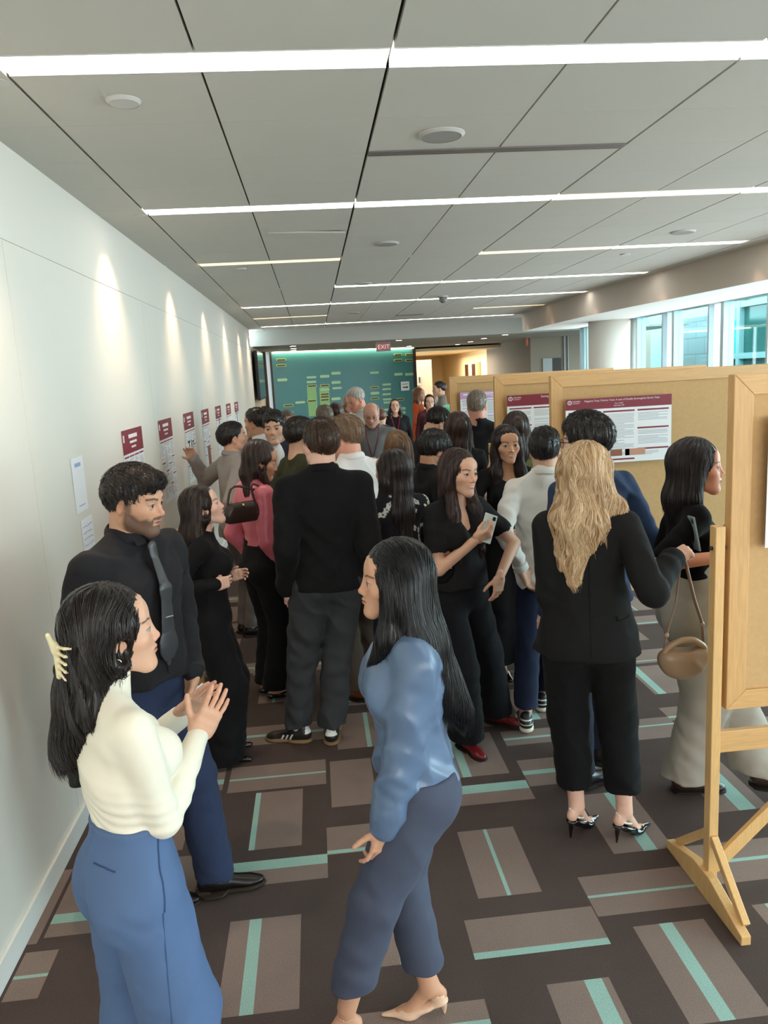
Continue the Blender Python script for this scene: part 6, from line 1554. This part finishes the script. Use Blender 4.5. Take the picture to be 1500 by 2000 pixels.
add('orange', (1.90, 14.1), -118, 'woman in a rust orange dress at the corridor entrance', sex='f', S=1.78, skin='light', hair=dict(style='long', col=(110, 66, 40), col2=(160, 104, 66), L=.2, n=0, drape=[bk(.2, .05), sd(1, .18, .0), sd(-1, .18, .0)]), armR=dict(w=(.10, .25, 1.2), pole=(.6, -.8, -.6)), armL=dict(w=(-.10, .25, 1.2), pole=(-.6, -.8, -.6)), top=dict(col=(190, 84, 50), sleeve=.8, hem=-.02, name='dress_bodice'), bottom=dict(col=(190, 84, 50), skirt=.20, flare=.20, w=(.05, .04, .03), name='dress_skirt'), shoe=dict(type='flat', col=(120, 80, 50)))
add('glassw', (1.88, 12.6), 178, 'dark haired woman with glasses in front of the orange dress', sex='f', S=1.685, skin='light', glasses=(30, 30, 30), hair=dict(style='long', col=(26, 20, 20), L=.1, n=0, drape=[bk(.08, .05)]), top=dict(col=(80, 40, 44)), bottom=dict(col=(30, 30, 30)), shoe=dict(type='flat', col=(20, 20, 20)))
add('mansuit', (2.24, 13.6), 84, 'man in grey brown suit facing left in the far corridor', sex='m', S=1.88, skin='light', hair=dict(style='short', col=(40, 28, 24), top=.008, n=0), top=dict(col=(124, 116, 108), neck='jacket', hem=-.06, skirt=.11, inner=(225, 220, 215), name='suit_jacket'), bottom=dict(col=(110, 104, 98)), shoe=dict(type='dress', col=(30, 26, 24)))

def tie(sp, J, root, col):
    U, R = J['U'], J['R']; G = Fld(); Y = R @ V3(0, 1, 0)
    G.cap(U((0, .062, .285)), U((0, .078, .262)), .016, .012, k=.003, n=Y, f=.5); G.cap(U((0, .078, .262)), U((0, .088, .13)), .013, .028, k=.005, n=Y, f=.22)
    return fld_obj('necktie', G, .005, M['satin'], root, color=srgb(col))
def vneck(sp, J, root):
    U = J['U']; P = [[U((-.038, -.02, .305)), U((-.045, .02, .30)), U((-.03, .052, .282)), U((0, .074, .255)), U((.03, .052, .282)), U((.045, .02, .30)), U((.038, -.02, .305))]]
    V, Q = tubes(np.array(P), np.full((1, 7), .006), 6); new_obj('neck_trim', V, Q, M['knit'], root, np.array(srgb(226, 220, 200)))
def flowers(V, C):
    rng = np.random.RandomState(5); z0 = V[:, 2]; a = np.arctan2(V[:, 0], -V[:, 1]) * .17
    for k in range(150):
        cx_, cz_ = rng.uniform(-.55, .55), rng.uniform(.75, 1.45)
        for j in range(5):
            dx, dz = .011 * math.cos(j * 1.257), .011 * math.sin(j * 1.257)
            C[np.hypot(a - cx_ - dx, z0 - cz_ - dz) < .0068] = (.55, .53, .48)
    return C
def ex_blazer(sp, J, root):
    b = [c for c in root.children if c.name.startswith('blazer')][0]
    seam(b, [(0, -.3, 1.35), (0, -.3, 1.2), (0, -.3, 1.0), (0, -.3, .90)], (12, 12, 13), .0016, 'centre_seam'); seam(b, [(.10, -.2, 1.05), (.15, -.15, 1.045), (.18, -.06, 1.04)], (12, 12, 13), .003, 'pocket_flap')
def ex_jeans(sp, J, root):
    b = [c for c in root.children if c.name.startswith('jeans')][0]
    for s in (-1, 1): seam(b, [(s * .035, -.3, .97), (s * .035, -.3, .88), (s * .075, -.3, .855), (s * .115, -.3, .88), (s * .115, -.3, .97), (s * .035, -.3, .97)], (44, 46, 50), .0016, 'back_pocket')
    seam(b, [(.3, 0, .98), (.3, .0, .8), (.3, 0, .5), (.3, 0, .15)], (46, 48, 52), .0014, 'side_seam')
def hipbadge(sp, J, root):
    q = J['U']((.085, .045, .045)); MB().obox(q + V3(.012, 0, -.02), (.003, .027, .043), rot((0, 0, 1), -.3)).build('name_badge', M['blush'], root, bevel=.001)
    MB().obox(q + V3(.01, 0, .035), (.003, .005, .014), rot((0, 0, 1), -.3)).build('badge_clip', M['metal'], root)
M['knitfine'] = attr_mat('fine_knit', .8, .3, sheen=.1, bump=.15, bscale=900)
M['satinmatte'] = attr_mat('crepe', .75, .2, sheen=.0, bump=.2, bscale=500)
M['blush'] = simple('blush_badge', srgb(214, 190, 180), .5)
PEOPLE = {}
for a, k in CAST:
    PEOPLE[a[0]] = person(*a, **k)
# ---------------------------------------------------------------- things people carry
def handle_tube(name, pts, r, mat, parent, color, n=24):
    pts = np.array(pts, float); t = np.linspace(0, 1, len(pts)); u = np.linspace(0, 1, n)
    P = np.stack([np.interp(u, t, pts[:, i]) for i in range(3)], 1)
    for _ in range(3): P[1:-1] = (P[:-2] + 2 * P[1:-1] + P[2:]) / 4
    V, Q = tubes(P[None], np.full((1, n), r), 8); return new_obj(name, V, Q, mat, parent, np.array(srgb(color)))
def thing(name, loc, label, cat): return empty(name, loc, 0, label, cat)
# taupe pouch bag swinging from the blonde woman's fist
o = V3(1.435, 2.88, .80); t = thing('handbag', o, 'taupe leather pouch bag with tied straps held by the blonde woman', 'bag')
G = Fld(); G.ell((0, 0, 0), (.098, .050, .070), k=0); G.cap((-.075, 0, .030), (.075, 0, .030), .034, k=.03, n=(0, 1, 0), f=.9)
G.ell((0, -.0, .082), (.058, .06, .026), k=.015, op='s')
fld_obj('bag_body', G, .0042, M['leather'], t, color=srgb(158, 130, 104), fold=lambda P: folds(P, .003, 4, 18., 22.), rel=1)
handle_tube('bag_handle', [(-.088, 0, .02), (-.082, -.01, .07), (-.03, -.02, .105), (.03, -.02, .105), (.085, -.01, .065), (.09, 0, .02)], .013, M['leather'], t, (176, 146, 116))
fist = V3(1.43, 2.89, 1.245) - o
handle_tube('bag_strap', [(-.085, 0, .04), (-.075, -.005, .13), (-.035, 0, .26), fist + V3(-.006, 0, 0)], .0042, M['leather'], t, (150, 122, 100))
handle_tube('bag_strap', [(.088, 0, .04), (.075, -.005, .16), (.040, 0, .27), fist + V3(.006, 0, 0)], .0065, M['leather'], t, (140, 112, 92))
for x, z in ((-.076, .125), (.074, .16)):
    G = Fld(); G.ell((x, -.004, z), (.010, .009, .012)); fld_obj('strap_knot', G, .003, M['leather'], t, color=srgb(176, 146, 120))
# phone
def phone(loc, R, label, body, parent=None):
    t = thing('smartphone', loc, label, 'phone')
    MB().obox((0, 0, 0), (.036, .074, .004), R).build('case', body, t, bevel=.003); q = R @ V3(0, 0, .0046)
    MB().obox(q, (.033, .070, .0006), R).build('display', M['dark_metal'], t)
    q = R @ V3(-.019, .055, -.005); MB().obox(q, (.009, .010, .0018), R).build('camera_bump', M['dark_metal'], t, bevel=.002)
if 'phone' in PEOPLE:
    p = PEOPLE['phone']; J = p['J']; Mw = p['root'].matrix_basis; Hd = J['hdR']
    c = Mw @ Vector(Hd.p((.004, .085, -.040))); th = p['root'].rotation_euler.z; Rz = rot((0, 0, 1), th)
    phone(c, frame((.35, .25, .9), (-.3, .85, -.3)), 'white smartphone held up by the woman in the black blouse', simple('phone_case', srgb(206, 214, 210), .25))
if 'grey' in PEOPLE:
    phone((1.555, 3.045, 1.30), frame((-.16, .1, 1), (1, -.12, .1)), 'slim smartphone with a pale blue edge held against the black knit top', simple('blue_case', srgb(140, 160, 172), .3))
# tumbler in the bearded man's hanging hand
if 'black' in PEOPLE:
    p = PEOPLE['black']; J = p['J']; c = p['root'].matrix_basis @ Vector(J['hdR'].p((.0, .075, -.035)))
    t = thing('tumbler', (c.x, c.y, c.z - .26), 'black insulated bottle held low by the man in the black shirt', 'bottle')
    MB().cyl((0, 0), .037, 0, .23, 32, .040).build('body', simple('black_powder_coat', srgb(24, 24, 25), .45), t, smooth=False, bevel=0); MB().cyl((0, 0), .034, .23, .255, 32, .028).build('lid', M['dark_metal'], t)
# brown shoulder bag, cream shoulder bag
def shoulder_bag(person_key, off, label, col, strapcol, cream=False):
    if person_key not in PEOPLE: return
    p = PEOPLE[person_key]; J = p['J']; S = J['S']; B = p['root'].matrix_basis
    W = lambda v: np.array(B @ Vector(v)); o = W(off); t = thing('shoulder_bag', o, label, 'bag'); G = Fld()
    d = unit(W(V3(off[0], off[1] + 1, off[2])) - W(off)); Rb = frame(d, (0, 0, 1))
    G.T = Xf(Rb); bw = .10 if cream else .075; G.cap((0, -bw, .0), (0, bw, .0), .052, k=0, n=(1, 0, 0), f=.62); G.cap((0, -bw * .75, .045), (0, bw * .75, .045), .030, k=.04, n=(1, 0, 0), f=.8); G.T = Xf()
    fld_obj('bag_body', G, .006, M['leather'], t, color=srgb(col), fold=lambda P: folds(P, .006 if cream else .002, 2, 22., 26.))
    sh = W(J['shR'] + V3(-.03, .0, .05)) if off[0] > 0 else W(J['shL'] + V3(.03, 0, .05)); sh = sh - o
    handle_tube('bag_strap', [Rb @ V3(0, -.09, .05), Rb @ V3(0, -.06, .20), sh + Rb @ V3(0, -.03, -.03), sh, sh + Rb @ V3(0, .03, -.03), Rb @ V3(0, .06, .2), Rb @ V3(0, .09, .05)], .0075, M['leather'], t, strapcol)
    G = Fld(); G.T = Xf(Rb); G.cap((.03 if off[0] > 0 else -.03, .0, .06), (.036 if off[0] > 0 else -.036, 0, .06), .010, k=0); fld_obj('clasp', G, .004, M['gold'], t, color=(1, .8, .5))
shoulder_bag('pink', (.16, -.17, 1.25), 'dark brown shoulder bag hanging at the back of the woman in pink', (58, 42, 36), (66, 46, 40))
shoulder_bag('floral', (.20, -.10, 1.02), 'cream pleated shoulder bag on the woman in the floral blouse', (226, 212, 178), (224, 212, 184), True)
# small card held by the woman in pink
if 'pink' in PEOPLE:
    t = MB().box(-.022, .022, -.002, .002, -.035, .035).build('name_card', M['paper']); t.location = (-.30, 4.93, .96); tag(t, 'small white name card hanging beside the woman in pink', 'badge')
# teal balloon behind the crowd
G = Fld(); G.ell((0, 0, 0), (.13, .13, .15), k=0); G.cap((0, 0, -.15), (0, 0, -.165), .012, .02, k=.01)
t = thing('balloon', (1.56, 9.0, 1.49), 'teal balloon showing above the heads left of the farthest board', 'balloon'); fld_obj('skin', G, .012, simple('teal_latex', srgb(120, 214, 178), .25), t)
handle_tube('ribbon', [(0, 0, -.16), (.01, .0, -.6), (0, 0, -1.0), (0, 0, -1.485)], .002, M['cloth'], t, (230, 230, 230))
